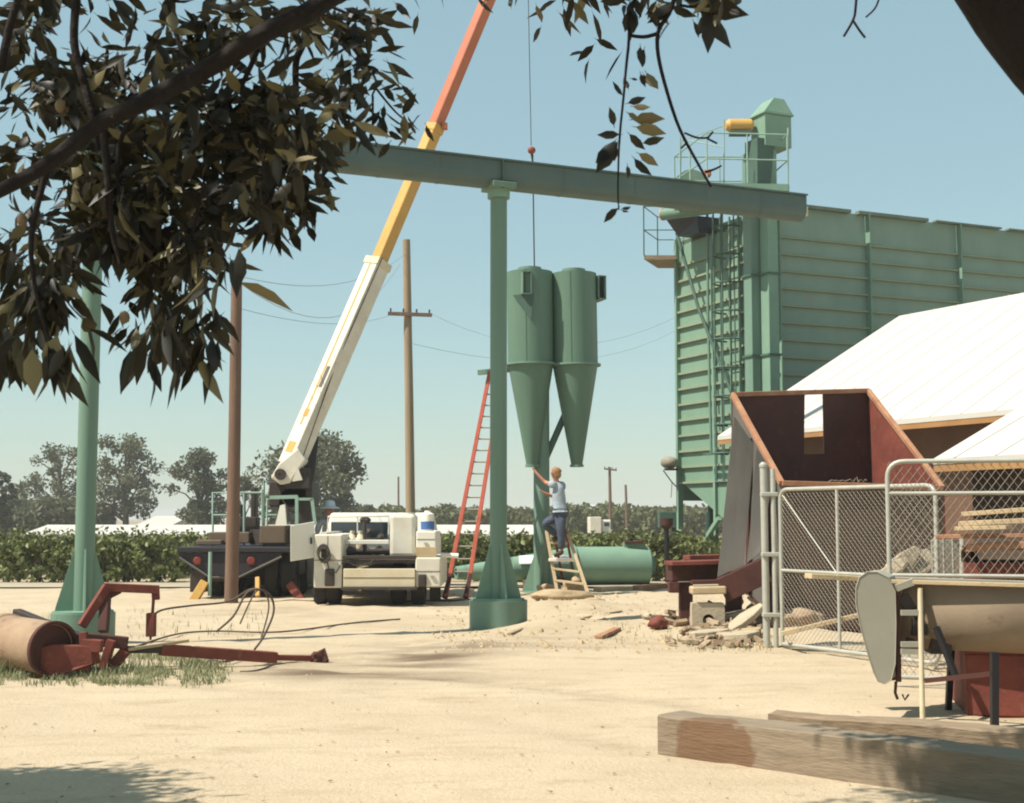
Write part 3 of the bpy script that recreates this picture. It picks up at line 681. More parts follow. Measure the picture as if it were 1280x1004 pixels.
MB().bar(P(597, 466, 28.6), P(640, 462, 28.6), .12, .10).build('arm', M['green_pale'], sp2)

# ---------------------------------------------------------------- twin cyclones on the hook
def cyclone(label, topc, botc, rz, r, box_a):
    # topc, botc: centre of roof and of outlet
    o = thing('cyclone', label, 'cyclone', V(botc.x, botc.y, botc.z), 'cyclones lifted by the crane'); ax = (botc - topc).normalized(); H = (botc - topc).length
    hc_ = H * .48
    MB().lathe(topc, ax, [(0, .05), (0, r), (hc_, r)], 40).build('barrel', M['green_cyc'], o)
    cn = MB().lathe(topc, ax, [(hc_ + .01, r * .985), (H, r * .24), (H, r * .2), (hc_ + .2, r * .8)], 40).build('cone', M['green_cyc'], o)
    MB().lathe(topc, ax, [(hc_ - .02, r), (hc_ - .02, r + .06), (hc_ + .02, r + .06), (hc_ + .02, r * .97)], 40).build('flange', M['green'], o)
    MB().lathe(topc, ax, [(-.10, .02), (-.10, r * .52), (.0, r * .52)], 28).build('outlet_collar', M['green'], o)
    MB().lathe(topc, ax, [(H - .02, r * .25), (H - .02, r * .30), (H + .03, r * .30), (H + .03, r * .22)], 24).build('outlet_ring', M['green'], o)
    sd = ax.cross(V(0, 1, 0)).normalized() * -1; 
    seam = MB(); an = -.2; d = (V(math.sin(an), -math.cos(an), 0)); seam.bar(topc + d * r, topc + ax * hc_ + d * r, .02, .01); seam.build('seam', M['green_cyc'], o)
    return o, ax, hc_
cr_ = .475
t1 = P(662, 341, 28.0); b1_ = P(665, 582, 28.0)
cy1, ax1, hc1 = cyclone('nearer twin cyclone with the man touching its cone outlet', t1, b1_, 0, cr_, 0)
t2 = P(717, 343, 28.15); b2_ = P(721, 582, 28.15)
cy2, ax2, hc2 = cyclone('right-hand twin cyclone with its inlet box at the upper right side', t2, b2_, 0, cr_, 0)
def inlet(o, c_, dirv, wv, hv, ln):   # square duct; a black sheet inside stands for its shaded hollow
    dirv = dirv.normalized(); a = c_ - dirv * ln
    th = .02; du = MB()
    for sgn in (-1, 1):
        du.box((a + c_) / 2 + wv * sgn, (2 * wv.length if 0 else th, ln, 2 * hv.length + th), (wv.normalized(), dirv, hv.normalized()))
        du.box((a + c_) / 2 + hv * sgn, (2 * wv.length + th, ln, th), (wv.normalized(), dirv, hv.normalized()))
    i = du.build('inlet_duct', M['green'], o)
    MB().box(c_ - dirv * .12, (2 * wv.length - .02, .01, 2 * hv.length - .02), (wv.normalized(), dirv, hv.normalized())).build('inlet_mouth', M['black'], i)
inlet(cy1, P(659, 353, 27.45), V(.25, -1, 0), V(.085, .02, 0), V(0, 0, .23), .5)
inlet(cy2, P(753, 359, 28.0), V(.35, -1, 0), V(.075, .026, 0), V(0, 0, .24), .7)
# wedge plate below the left inlet
w1 = P(641, 369, 27.58); w2 = P(667, 367, 27.5); w3 = P(664, 400, 27.5)
MB().prism([w1, w2, w3], V(.03, .12, 0)).build('inlet_skirt', M['green_dark'], cy1, rec=True)
MB().bar(P(690, 440, 28.1), P(692, 440, 28.1), .1, .5).build('link_plate', M['green_dark'], cy1)

# ---------------------------------------------------------------- crane
cr = thing('mobile_crane', 'truck crane with raised white, yellow and orange telescopic boom', 'crane', V(P(300, 648, 27).x, 27, 0))
def boomseg(name, pa, pb, Ya, Yb, wd, m, bev=.03):
    a, b_ = P(*pa, Ya), P(*pb, Yb); d = (b_ - a).normalized()
    side = d.cross(V(0, 1, 0)).normalized(); side = -side if side.x > 0 else side
    cam_ = V(0, -1, 0) - d * V(0, -1, 0).dot(d); cam_.normalize()
    n1 = (side * .62 + cam_ * .78).normalized()
    return MB().bar(a, b_, wd, wd * 1.05, n1).build(name, m, cr, bev), a, b_, n1, d
bm1, A1, B1, N1, D1 = boomseg('boom_section', (363, 583), (474, 326), 26.8, 27.5, .37, M['white'])
bm2, A2, B2, N2, D2 = boomseg('boom_section', (472, 331), (545, 157), 27.5, 27.8, .255, M['yellow'])
bm3, A3, B3, N3, D3 = boomseg('boom_section', (543, 160), (663, -128), 27.8, 28.0, .235, M['orange'])
S1 = D1.cross(N1)
def onboom(A, B, N_, hw, f0, f1, off, wd, m, name, par, side=None):
    n_ = side or N_; t_ = (B - A).normalized().cross(n_).normalized()
    p = A.lerp(B, f0) + n_ * (hw + .004) + t_ * off; q = A.lerp(B, f1) + n_ * (hw + .004) + t_ * off
    return MB().bar(p, q, wd, .006, n_).build(name, m, par)
hw = .37 * 1.05 / 2
onboom(A1, B1, N1, hw, .18, .97, .0, .035, M['yellow'], 'stripe', bm1)
onboom(A1, B1, N1, hw, .36, .46, .09, .09, M['tin'], 'nameplate', bm1)
onboom(A1, B1, N1, hw, .05, .10, .0, .2, M['yellow'], 'patch', bm1)
onboom(A1, B1, N1, hw, .22, .255, .02, .12, M['yellow'], 'patch', bm1)
for A, B, N_, wd, mm in ((A1, B1, N1, .41, 'cream'), (A2, B2, N2, .285, 'yellow')):
    d = (B - A).normalized(); MB().bar(B - d * .16, B, wd, wd * 1.03, N_).build('boom_collar', M[mm], cr, .01)
hk = MB(); p = B2 + S1 * .0; hk.box(B2 - D2 * .05 + V(.2, -.02, .02), (.12, .14, .14)); hk.build('wear_pad_bracket', M['orange'], cr, .02)
# pivot foot, lift cylinder
ft = MB(); ft.prism([P(338, 597, 26.5), P(348, 580, 26.5), P(372, 560, 26.5), P(382, 575, 26.5), P(362, 604, 26.5), P(350, 606, 26.5)], V(0, .45, 0)); ft.build('boom_foot', M['white'], cr, .03, rec=True)
MB().lathe(P(350, 593, 26.42), V(0, 1, 0), [(0, .02), (0, .11), (.65, .11), (.65, .02)], 16).build('pivot_pin', M['machine'], cr)
lc = MB(); lc.tube([P(381, 612, 27.0), P(389, 545, 27.1)], .16, 14); lc.tube([P(389, 548, 27.1), P(399, 512, 27.2)], .09, 12); lc.build('lift_cylinder', M['black'], cr)
# turret
tu = MB(); tu.box(P(368, 618, 27.2), (.85, 1.0, .5)); tu.prism([P(346, 634, 26.7), P(352, 598, 26.7), P(372, 596, 26.7), P(384, 606, 26.7), P(384, 634, 26.7)], V(0, 1.0, 0)); tu.build('turret', M['machine'], cr, .03, rec=True)
MB().lathe(V(P(352, 640, 27.4).x, 27.4, 1.0), UP, [(0, .0), (0, .62), (.3, .62), (.3, 0)], 28).build('turntable', M['machine'], cr)
MB().prism([P(344, 656, 26.4), P(358, 656, 26.4), P(356, 630, 26.4), P(350, 632, 26.4)], V(0, .1, 0)).build('side_panel', M['white_clean'], cr, rec=True)
MB().box(P(372, 598, 26.6), (.5, .08, .42)).build('winch_cover', M['machine'], cr, .03)
wp = MB().prism([P(365, 602, 26.4), P(372, 584, 26.4), P(378, 600, 26.4)], V(0, .06, 0)); wp.build('winch_plate', M['white'], cr, rec=True)
# deck, tail, frame
dzt = P(290, 684, 26.0).z
x0 = P(221, 684, 26).x; x1 = P(362, 684, 26).x
MB().hexa([(x0, 26.0, dzt - .10), (x1, 26.0, dzt - .10), (x1 + .6, 33.5, dzt - .10), (x0 + .6, 33.5, dzt - .10), (x0, 26.0, dzt), (x1, 26.0, dzt), (x1 + .6, 33.5, dzt), (x0 + .6, 33.5, dzt)]).build('deck', M['navy'], cr, .015)
tl = MB(); tl.prism([P(223, 691, 26.06), P(352, 691, 26.06), P(350, 698, 26.06), P(296, 721, 26.06), P(268, 721, 26.06), P(225, 698, 26.06)], V(0, .10, 0)); tl.build('tail_panel', M['navy'], cr, .01, rec=True)
tt = MB(); tt.tube([P(224, 697, 26.0), P(262, 722, 26.0), P(298, 722, 26.0), P(352, 696, 26.0)], .022, 8); tt.build('tail_trim', M['tin'], cr)
for px in (247, 314): MB().lathe(P(px, 701, 26.06), V(0, -1, 0), [(0, .08), (.03, .08), (.04, .06), (.04, 0)], 14).build('tail_light', M['reflector'], cr)
fm = MB(); fm.box((P(292, 700, 28).x, 29.5, .62), (.9, 6.5, .35)); fm.box((P(340, 700, 28).x, 28.6, .66), (1.5, 3.6, .5)); fm.box((P(344, 700, 27.5).x, 28.6, .55), (1.25, 2.0, .75)); fm.build('chassis', M['black'], cr, .02)
def wheel(par, c_, r, wd, m_rim='machine'):
    t_ = MB().lathe(Vector(c_) - V(wd / 2, 0, 0), (1, 0, 0), [(.03, r * .55), (0, r * .62), (0, r * .92), (.04, r), (wd - .04, r), (wd, r * .92), (wd, r * .62), (wd - .03, r * .55)], 26).build('wheel', M['rubber'], par)
    MB().lathe(Vector(c_) - V(wd / 2 - .04, 0, 0), (1, 0, 0), [(0, 0), (0, r * .57), (wd - .08, r * .57), (wd - .08, 0)], 18).build('rim', M[m_rim], t_)
xl = P(268, 740, 26.6).x; xr = P(372, 740, 27).x
for yy in (26.9, 28.0, 32.6):
    for x in (xl, xl + .3, xr - .45, xr - .12): wheel(cr, (x, yy, .44), .45, .26)
for yy in (26.9, 28.0): MB().tube([(xl, yy, .44), (xr, yy, .44)], .09, 10).build('axle', M['black'], cr)
og = lambda a, b_, w_=.16: MB().bar(a, b_, w_, w_, V(0, 1, 0)).build('outrigger', M['yellow'], cr, .01)
og(P(240, 754, 25.7), P(256, 728, 25.9)); og(P(322, 746, 25.4), P(322, 722, 25.6), .08); MB().bar(P(378, 752, 26.2), P(362, 730, 26.3), .15, .15, V(0, 1, 0)).build('outrigger', M['rust'], cr, .01)
MB().box(P(238, 754, 25.7) + V(.02, 0, .02), (.4, .4, .04)).build('jack_pad', M['machine'], cr)
MB().tube([P(262, 745, 25.85), P(263, 690, 25.9)], .035, 8).build('jack_post', M['teal'], cr)
jb = MB(); jb.box(P(250, 726, 26.3), (.32, .3, .42)); jb.box(P(276, 710, 26.25), (.3, .3, .5)); jb.build('jack_box', M['machine'], cr, .02)
dkx = MB(); dkx.box(P(290, 672, 27.2), (.8, .6, .22)); dkx.box(P(265, 678, 27), (.5, .6, .1)); dkx.box(P(345, 668, 27), (.5, .8, .35)); dkx.build('deck_gear', M['tin_brown'], cr, .02)
rl = MB()
def rp(*pts, Y=27.0, r=.022): rl.tube([P(a, b_, Y) for a, b_ in pts], r, 6)
rp((266, 683), (266, 616), (300, 616)); rp((266, 644), (300, 644)); rp((328, 683), (328, 612)); rp((305, 683), (305, 614)); rp((300, 616), (330, 616)); 
rp((334, 683), (334, 624), (372, 622), (372, 660)); rp((372, 626), (390, 626), (394, 655)); rp((334, 644), (350, 644)); rp((330, 600), (330, 683), Y=27.6)
rl.build('guard_rail', M['teal'], cr)
cbf = MB(); cbf.bar(P(337, 622, 26.4), P(372, 621, 26.4), .06, .07); cbf.bar(P(371, 620, 26.4), P(371, 655, 26.4), .06, .07, V(0, 1, 0)); cbf.bar(P(390, 624, 26.4), P(394, 656, 26.4), .06, .06, V(0, 1, 0)); cbf.bar(P(372, 624, 26.4), P(391, 624, 26.4), .06, .05); cbf.build('cab_frame', M['teal'], cr)
MB().box(P(382, 640, 26.8), (.26, .3, .5)).build('operator_seat', M['machine'], cr, .04)
bxs = MB(); bxs.box(P(300, 655, 28), (.14, .3, .8)); bxs.box(P(318, 640, 28), (.1, .3, 1.0)); bxs.box(P(312, 662, 27.4), (.35, .4, .5)); bxs.build('tool_rack', M['machine'], cr, .02)
# hook line
hl = thing('hoist_line', 'thin crane cable with a red overhaul ball holding the cyclones', 'cable', P(664, 188, 28.0))
MB().tube([P(658, -125, 28.0), P(664, 182, 28.0)], .009, 6).build('rope', M['cable'], hl)
MB().blob(P(664.5, 188, 28), (.085, .085, .08), 1, 3, .0).build('ball', M['redpaint'], hl)
MB().tube([P(665, 193, 28), P(666, 205, 28), P(668, 336, 28.0)], [.03, .014, .014], 8).build('sling', M['cable'], hl)

# ---------------------------------------------------------------- service truck (seen from behind)
TY = 23.7; sc = TY / F * 1.0035
tx0 = P(468, 757, TY).x
tr = thing('service_truck', 'white utility service truck seen from the rear beside the crane', 'truck', V(tx0, TY, 0))
def T(px, py, dy=0.0):
    p = P(px, py, TY + dy); return p
def tbox(name, px0, px1, py0, py1, d0, d1, m, bev=.02, par=None):
    a = T(px0, py1, d0); b_ = T(px1, py0, d0)
    return MB().hexa([(a.x, TY + d0, a.z), (b_.x, TY + d0, a.z), (b_.x, TY + d1, a.z), (a.x, TY + d1, a.z), (a.x, TY + d0, b_.z), (b_.x, TY + d0, b_.z), (b_.x, TY + d1, b_.z), (a.x, TY + d1, b_.z)]).build(name, m, par or tr, bev)
sb = tbox('side_box', 392, 428, 668, 735, 0, 2.3, M['white'], .025)
tbox('side_box', 519, 551, 697, 734, 0, 2.3, M['white'], .025)
tbox('upper_locker', 520, 545, 664, 694, .1, 1.6, M['white_clean'], .02)
tbox('locker_band', 519, 546, 684, 696.5, .05, .1, M['woodlt'], .005)
d_ = MB(); d_.hexa([T(363, 702, -.25), T(393, 697, .05), T(393, 697, .09), T(363, 702, -.21), T(363, 657, -.25), T(393, 652, .05), T(393, 652, .09), T(363, 657, -.21)]); od = d_.build('open_door', M['white_clean'], tr, .01)
MB().bar(T(389, 672, -.01), T(389, 680, -.01), .03, .03).build('door_latch', M['machine'], od)
for a, b_, s3 in ((405, 692, (.1, .04, .16)), (412, 722, (.17, .05, .3)), (528, 726, (.14, .05, .22))): MB().box(T(a, b_, -.02), s3).build('tail_light', M['machine'], tr, .02)
tbox('rear_apron', 429, 519, 711, 734, -.05, .02, M['cream'], .01)
tbox('rear_bumper', 426, 521, 734.5, 738, -.12, .1, M['machine'], .01)
tbox('bed_floor', 428.5, 518.5, 700, 704, .03, 2.2, M['machine'], .0)
MB().prism([T(452, 738.5, .0), T(484, 738.5, .0), T(468, 749, .0)], V(0, .1, 0)).build('tow_hitch', M['black'], tr, rec=True)
tbox('cross_bar', 428.5, 486, 675, 680.5, .4, .5, M['white_clean'], .01)
tbox('cross_bar', 428.5, 520, 694.5, 699, .0, .08, M['machine'], .01)
# cab
ca = MB(); cb0, cb1 = T(409, 640, 2.5), T(541, 640, 2.5); zt = T(470, 641, 2.5).z; zlo = .75; zm = T(470, 652, 2.5).z
xa, xb = cb0.x, cb1.x
ca.hexa([(xa - .06, TY + 2.45, zlo), (xb + .06, TY + 2.45, zlo), (xb + .06, TY + 4.3, zlo), (xa - .06, TY + 4.3, zlo), (xa - .06, TY + 2.45, zm - .35), (xb + .06, TY + 2.45, zm - .35), (xb + .06, TY + 4.3, zm - .35), (xa - .06, TY + 4.3, zm - .35)])
ca.hexa([(xa - .04, TY + 2.46, zm - .349), (xb + .04, TY + 2.46, zm - .349), (xb + .04, TY + 4.2, zm - .349), (xa - .04, TY + 4.2, zm - .349), (xa + .05, TY + 2.6, zt), (xb - .05, TY + 2.6, zt), (xb - .05, TY + 3.8, zt), (xa + .05, TY + 3.8, zt)])
ca.box(((xa + xb) / 2, TY + 5.0, .85), (xb - xa, 1.4, .6)); cab = ca.build('cab', M['white_clean'], tr, .05)
gw = MB(); a0, a1 = T(414, 672, 2.44), T(485, 652, 2.44); gw.box(((a0.x + a1.x) / 2, TY + 2.46, (a0.z + a1.z) / 2 - .01), (a1.x - a0.x, .12, a1.z - a0.z)); gw.build('rear_window', M['glass'], tr)
tbox('tank', 487, 519, 643, 696, .6, 1.3, M['white'], .06)
MB().lathe(T(509, 641, .9), UP, [(0, .001), (0, .15), (-.5, .15)], 20).build('tank_cap', M['white_clean'], tr)
eq = MB(); random.seed(4)
for (a, b_, r_) in ((455, 690, .12), (440, 690, .09), (474, 688, .09), (497, 692, .08), (462, 664, .06), (444, 672, .08), (476, 672, .07), (430, 690, .07), (466, 692, .08), (484, 690, .07)): eq.blob(T(a, b_, .7 + random.random() * .6), (r_, r_ * 1.2, r_), a, 2, .25, 2.0, flat=1)
eq.tube([T(430, 690, .6), T(520, 688, .8)], .05, 8); eq.tube([T(456, 690, .5), T(456, 652, .5)], .035, 8); eq.build('welding_gear', M['machine'], tr)
gy = MB()
for a in (440, 450): gy.lathe(T(a, 697, .9), UP, [(0, .0), (0, .10), (.33, .10), (.42, .04), (.48, .04), (.48, 0)], 14)
gy.build('gas_cylinder', M['cream'], tr)
tb_ = MB(); tb_.blob(T(456, 650, 1.9), (.10, .08, .08), 9, 2, .2, 2, flat=1); tb_.build('beacon', M['machine'], tr)
wl_ = MB(); wl_.box(T(415, 668, 1.2), (.1, 2.2, .1)); wl_.build('bed_rail', M['white'], tr)
MB().tube([T(551, 694, .3), T(573, 695, .3)], .045, 10).build('side_pipe', M['white_clean'], tr)
tsh = MB(); tsh.box((tx0, TY + 2.5, .48), (.9, 5.0, .2)); tsh.tube([(tx0 - .8, TY + .75, .36), (tx0 + .75, TY + .75, .36)], .07, 10); tsh.build('chassis', M['black'], tr)
for a in (401, 417): wheel(tr, (T(a, 740, .5).x, TY + .62, .37), .375, .22)
for a in (498, 523): wheel(tr, (T(a, 740, .5).x, TY + .62, .37), .375, .24)
for a in (413, 520): wheel(tr, (T(a, 740, 3.9).x, TY + 4.6, .37), .375, .22)
for a_, b_, c_, d_, dd in ((392.5, 427.5, 700, 700.8, -.006), (409, 409.8, 670, 700, -.006), (519.5, 550.5, 714, 714.7, -.006), (521, 544.5, 674, 674.6, .094), (429.5, 518.5, 722, 722.7, -.056)):
    tbox('panel_seam', a_, b_, c_, d_, dd, dd + .02, M['machine'], 0)
for px, py, dd in ((400, 684, -.02), (424, 706, -.02), (540, 720, -.02), (532, 679, .08)): MB().box(T(px, py, dd), (.07, .03, .03)).build('latch', M['galv'], tr, .006)
hs = MB()
for k in range(4): hs.tube([T(404, 690, -.05) + V(.10 * math.cos(t_ * .524) + .01 * k, -.015 * k, .13 * math.sin(t_ * .524) - .02 * k) for t_ in range(13)], .013, 6)
hs.tube([T(408, 696, -.05), T(411, 712, -.08), T(420, 716, -.07), T(428, 703, .0), T(440, 700, .02)], .012, 6); hs.build('hose_coil', M['cable'], tr)
hs = MB(); hs.tube(sag(T(430, 699, -.02), T(470, 698, -.02), .12, 8), .012, 6); hs.build('hanging_cable', M['cable'], tr)
for px in (399, 544): MB().hexa([T(px - 7, 752, .35), T(px + 7, 752, .35), T(px + 7, 752, .37), T(px - 7, 752, .37), T(px - 7, 735, .35), T(px + 7, 735, .35), T(px + 7, 735, .37), T(px - 7, 735, .37)]).build('mud_flap', M['rubber'], tr)
rk_ = MB(); rk_.tube([T(410, 668, 1.5), T(410, 646, 1.5), T(486, 645, 1.5), T(486, 668, 1.5)], .018, 6); rk_.tube([T(447, 645, 1.5), T(447, 672, 1.5)], .014, 6); rk_.build('head_rack', M['white'], tr)
MB().tube(sag(P(345, 600, 26.6), P(372, 640, 26.5), .2, 8), .018, 6).build('hydraulic_hose', M['cable'], cr)
MB().tube(sag(P(376, 560, 26.75), P(388, 600, 26.8), .15, 8), .018, 6).build('hydraulic_hose', M['cable'], cr)
MB().tube([P(372, 590, 26.55), P(420, 455, 26.95), P(478, 322, 27.2)], .012, 6).build('boom_cable', M['cable'], cr)
# water cooler on the truck
wc = thing('water_cooler', 'white water cooler with a blue band on the truck right locker', 'cooler', T(534, 663, .6))
c_ = T(534.5, 664, .5)
MB().lathe(c_, UP, [(0, 0), (0, .105), (.30, .115), (.33, .06), (.36, .05), (.36, 0)], 18).build('body', M['white_clean'], wc)
MB().lathe(c_ + UP * .03, UP, [(0, .10), (0, .118), (.14, .120), (.14, .10)], 18).build('band', M['blue'], wc)

# ---------------------------------------------------------------- ladders
rlad = thing('extension_ladder', 'long red ladder leaning behind the central green post', 'ladder', G(570, 748))
A0, A1_ = P(557, 750, 26.0), P(612, 466, 28.4); B0, B1_ = P(583, 748, 26.0), P(628, 466, 28.4)
A0.z = .02; B0.z = .02
for p, q in ((A0, A1_), (B0, B1_)): MB().bar(p, q, .078, .12, V(0, -1, .2)).build('rail', M['redladder'], rlad, .006)
n_ = 19; rg = MB()
for k in range(1, n_): rg.tube([A0.lerp(A1_, k / n_), B0.lerp(B1_, k / n_)], .018, 6)
rg.build('rungs', M['tin_light'], rlad)
for p in (A0, B0): MB().bar(p - V(.03, 0, 0.0), p + (A1_ - A0).normalized() * .5 - V(0, .05, 0), .07, .11, V(0, -1, .2)).build('foot', M['rust_dark'], rlad)
tag(MB().tube([P(634, 470, 28.3), P(620, 640, 27)], .01, 5).build('rope', M['hose']), 'thin rope hanging behind the central green post', 'rope') if 0 else None
sl_ = thing('step_ladder', 'wooden step ladder with white top steps under the man', 'ladder', G(712, 738))
L0, L1 = P(696, 730, 27.3), P(683, 664, 27.75); R0, R1 = P(735, 740, 27.0), P(710, 668, 27.6)
L0.z = .10; R0.z = .04
for p, q in ((L0, L1), (R0, R1)): MB().bar(p, q, .065, .09, V(0, -1, .2)).build('rail', M['woodlt'], sl_, .006)
for p, q in ((P(704, 728, 28.6), P(692, 664, 27.9)), (P(716, 712, 28.4), P(706, 660, 27.8))): MB().bar(p, q, .05, .07, V(0, -1, .2)).build('back_leg', M['rust'], sl_, .006)
for k in (.16, .36): MB().bar(L0.lerp(L1, k), R0.lerp(R1, k), .12, .035).build('step', M['woodlt'], sl_)
stp = P(694, 698.5, 27.5); 
MB().box(P(702, 700, 27.5), (.52, .22, .06)).build('step', M['white_clean'], sl_, .01)
MB().box(P(697, 679, 27.7), (.40, .16, .045)).build('step', M['woodlt'], sl_, .01)

# ---------------------------------------------------------------- person on the ladder
def skin_obj(name, verts, edges, m, parent, sub=2):
    me = bpy.data.meshes.new(name); off = LOC[parent.name]
    me.from_pydata([Vector(v[0]) - off for v in verts], edges, []); o = bpy.data.objects.new(name, me); C.objects.link(o)
    o.parent = parent; LOC[o.name] = off; me.materials.append(m)
    md = o.modifiers.new('skin', 'SKIN'); md.use_smooth_shade = True; md.branch_smoothing = .4
    for i, v in enumerate(verts):
        r_ = v[1] if isinstance(v[1], tuple) else (v[1], v[1])
        me.skin_vertices[0].data[i].radius = r_; me.skin_vertices[0].data[i].use_root = (i == 0)
    if sub: s_ = o.modifiers.new('sub', 'SUBSURF'); s_.levels = sub; s_.render_levels = sub
    return o
def chainbody(spec, edges): 
    return [(v, r) for v, r in spec], edges
MY = 27.45
Q = lambda px, py, dy=0: P(px, py, MY + dy)
man = thing('person', 'man in a pale shirt and blue jeans climbing a ladder, reaching up to the cyclone', 'person', P(702, 697, MY))
J = dict(pel=Q(700, 641), wai=Q(699.5, 630), che=Q(698, 616), nec0=Q(697, 607), nec=Q(696, 603), hlo=Q(694.5, 597), hmi=Q(694.5, 592), hto=Q(695, 587.5),
         ls=Q(690.5, 606, -.16), le=Q(681.5, 603, -.02), lw=Q(671, 592, .0), lh=Q(668, 588, .02),
         rs=Q(704, 606, .16), re=Q(692, 621, .36), rw=Q(682, 617, .28), rh=Q(678.5, 615, .28),
         lhip=Q(699, 645, -.10), lk=Q(702, 668, -.12), la=Q(702, 690, -.08), lt=Q(692, 695.5, -.12),
         rhip=Q(702, 645, .10), rk=Q(679, 654.5, .10), ra=Q(698, 671, .18), rt=Q(690, 676, .14))
names = list(J); ix = {n: i for i, n in enumerate(names)}
RB = dict(pel=(.095, .085), wai=(.10, .09), che=(.15, .11), nec0=.07, nec=.055, hlo=.07, hmi=.092, hto=.07, ls=.055, le=.042, lw=.03, lh=.036, rs=.055, re=.042, rw=.03, rh=.036,
          lhip=.07, lk=.055, la=.042, lt=.035, rhip=.07, rk=.06, ra=.042, rt=.035)
E = [('pel', 'wai'), ('wai', 'che'), ('che', 'nec0'), ('nec0', 'nec'), ('nec', 'hlo'), ('hlo', 'hmi'), ('hmi', 'hto'), ('nec0', 'ls'), ('ls', 'le'), ('le', 'lw'), ('lw', 'lh'), ('nec0', 'rs'), ('rs', 're'), ('re', 'rw'), ('rw', 'rh'),
     ('pel', 'lhip'), ('lhip', 'lk'), ('lk', 'la'), ('la', 'lt'), ('pel', 'rhip'), ('rhip', 'rk'), ('rk', 'ra'), ('ra', 'rt')]
vs = [(J[n], RB[n]) for n in names]; es = [(ix[a], ix[b_]) for a, b_ in E]
def fingers(hand, wrist, curl):
    global vs, es
    d = (J[hand] - J[wrist]).normalized(); s_ = d.cross(V(0, 1, 0)).normalized(); w_ = d.cross(s_)
    for k in range(5):
        off = (k - 1.5) * .02; ln = (.036, .042, .04, .032, .03)[k]
        b0 = J[hand] + d * .02 + w_ * off if k < 4 else J[hand] + w_ * -.04
        d1 = (d + w_ * (k - 1.5) * .12).normalized() if k < 4 else (d * .5 - w_ * .8).normalized()
        m1 = b0 + d1 * ln; m2 = m1 + (d1 + curl * .8).normalized() * ln * .8
        i0 = len(vs); vs += [(m1, .0095), (m2, .008)]; es += [(ix[hand], i0), (i0, i0 + 1)]
fingers('lh', 'lw', V(.0, .6, -.3)); fingers('rh', 'rw', V(0, .6, 0))
# nose and ears as small bumps of the same surface
hm = J['hmi']; fd = V(-.8, .6, 0)
for q, r_ in ((hm + fd * .105 - UP * .01, .018), (hm + V(-.6, -.8, 0) * .098, .016), (hm + V(.6, .8, 0) * .098, .016)):
    i0 = len(vs); vs.append((q, r_)); es.append((ix['hmi'], i0))
skin_obj('body', vs, es, M['skin'], man)
def cloth(name, chain, edges, m):
    n2 = list(chain); i2 = {n: i for i, n in enumerate(n2)}
    return skin_obj(name, [chain[n] for n in n2], [(i2[a], i2[b_]) for a, b_ in edges], m, man)
mid2 = lambda a, b_, f: J[a].lerp(J[b_], f)
cloth('shirt', dict(wai=(J['wai'], (.18, .15)), lo=(mid2('wai', 'pel', .5), (.185, .158)), che=(J['che'], (.205, .155)), n0=(J['nec0'], (.10, .085)), n1=(mid2('nec0', 'nec', .6), (.07, .065)), ls=(J['ls'], .085), l2=(mid2('ls', 'le', .62), .065), rs=(J['rs'], .085), r2=(mid2('rs', 're', .55), .065)),
      [('wai', 'lo'), ('wai', 'che'), ('che', 'n0'), ('n0', 'n1'), ('n0', 'ls'), ('ls', 'l2'), ('n0', 'rs'), ('rs', 'r2')], M['shirt'])
cloth('trousers', dict(pel=(J['pel'], (.18, .165)), top=(mid2('pel', 'wai', .4), (.162, .145)), lh=(J['lhip'], (.135, .135)), lk=(J['lk'], .09), la=(mid2('lk', 'la', .9), .072), rh=(J['rhip'], (.135, .135)), rk=(J['rk'], .088), ra=(mid2('rk', 'ra', .9), .068)),
      [('pel', 'top'), ('pel', 'lh'), ('lh', 'lk'), ('lk', 'la'), ('pel', 'rh'), ('rh', 'rk'), ('rk', 'ra')], M['jeans'])
for a, t_ in (('la', 'lt'), ('ra', 'rt')):
    skin_obj('boot', [(J[a] + UP * .05, .058), (J[a] - UP * .02, .06), (J[a].lerp(J[t_], .6), .052), (J[t_], .048)], [(0, 1), (1, 2), (2, 3)], M['boot'], man)
hb = MB(); hb.blob(J['hmi'] + V(.012, -.01, .025), (.100, .103, .108), 2, 3, .16, 4.5); hb.blob(J['hmi'] + V(.03, -.035, -.035), (.080, .078, .08), 5, 3, .16, 4.5); hb.build('hair', M['hair'], man)
MB().blob(J['pel'] - UP * .0, (.172, .16, .17), 4, 3, .03).build('trouser_seat', M['jeans'], man)
MB().lathe(mid2('pel', 'wai', .45) - UP * .02, UP, [(0, .14), (0, .170), (.045, .170), (.045, .14)], 20).build('belt', M['boot'], man)
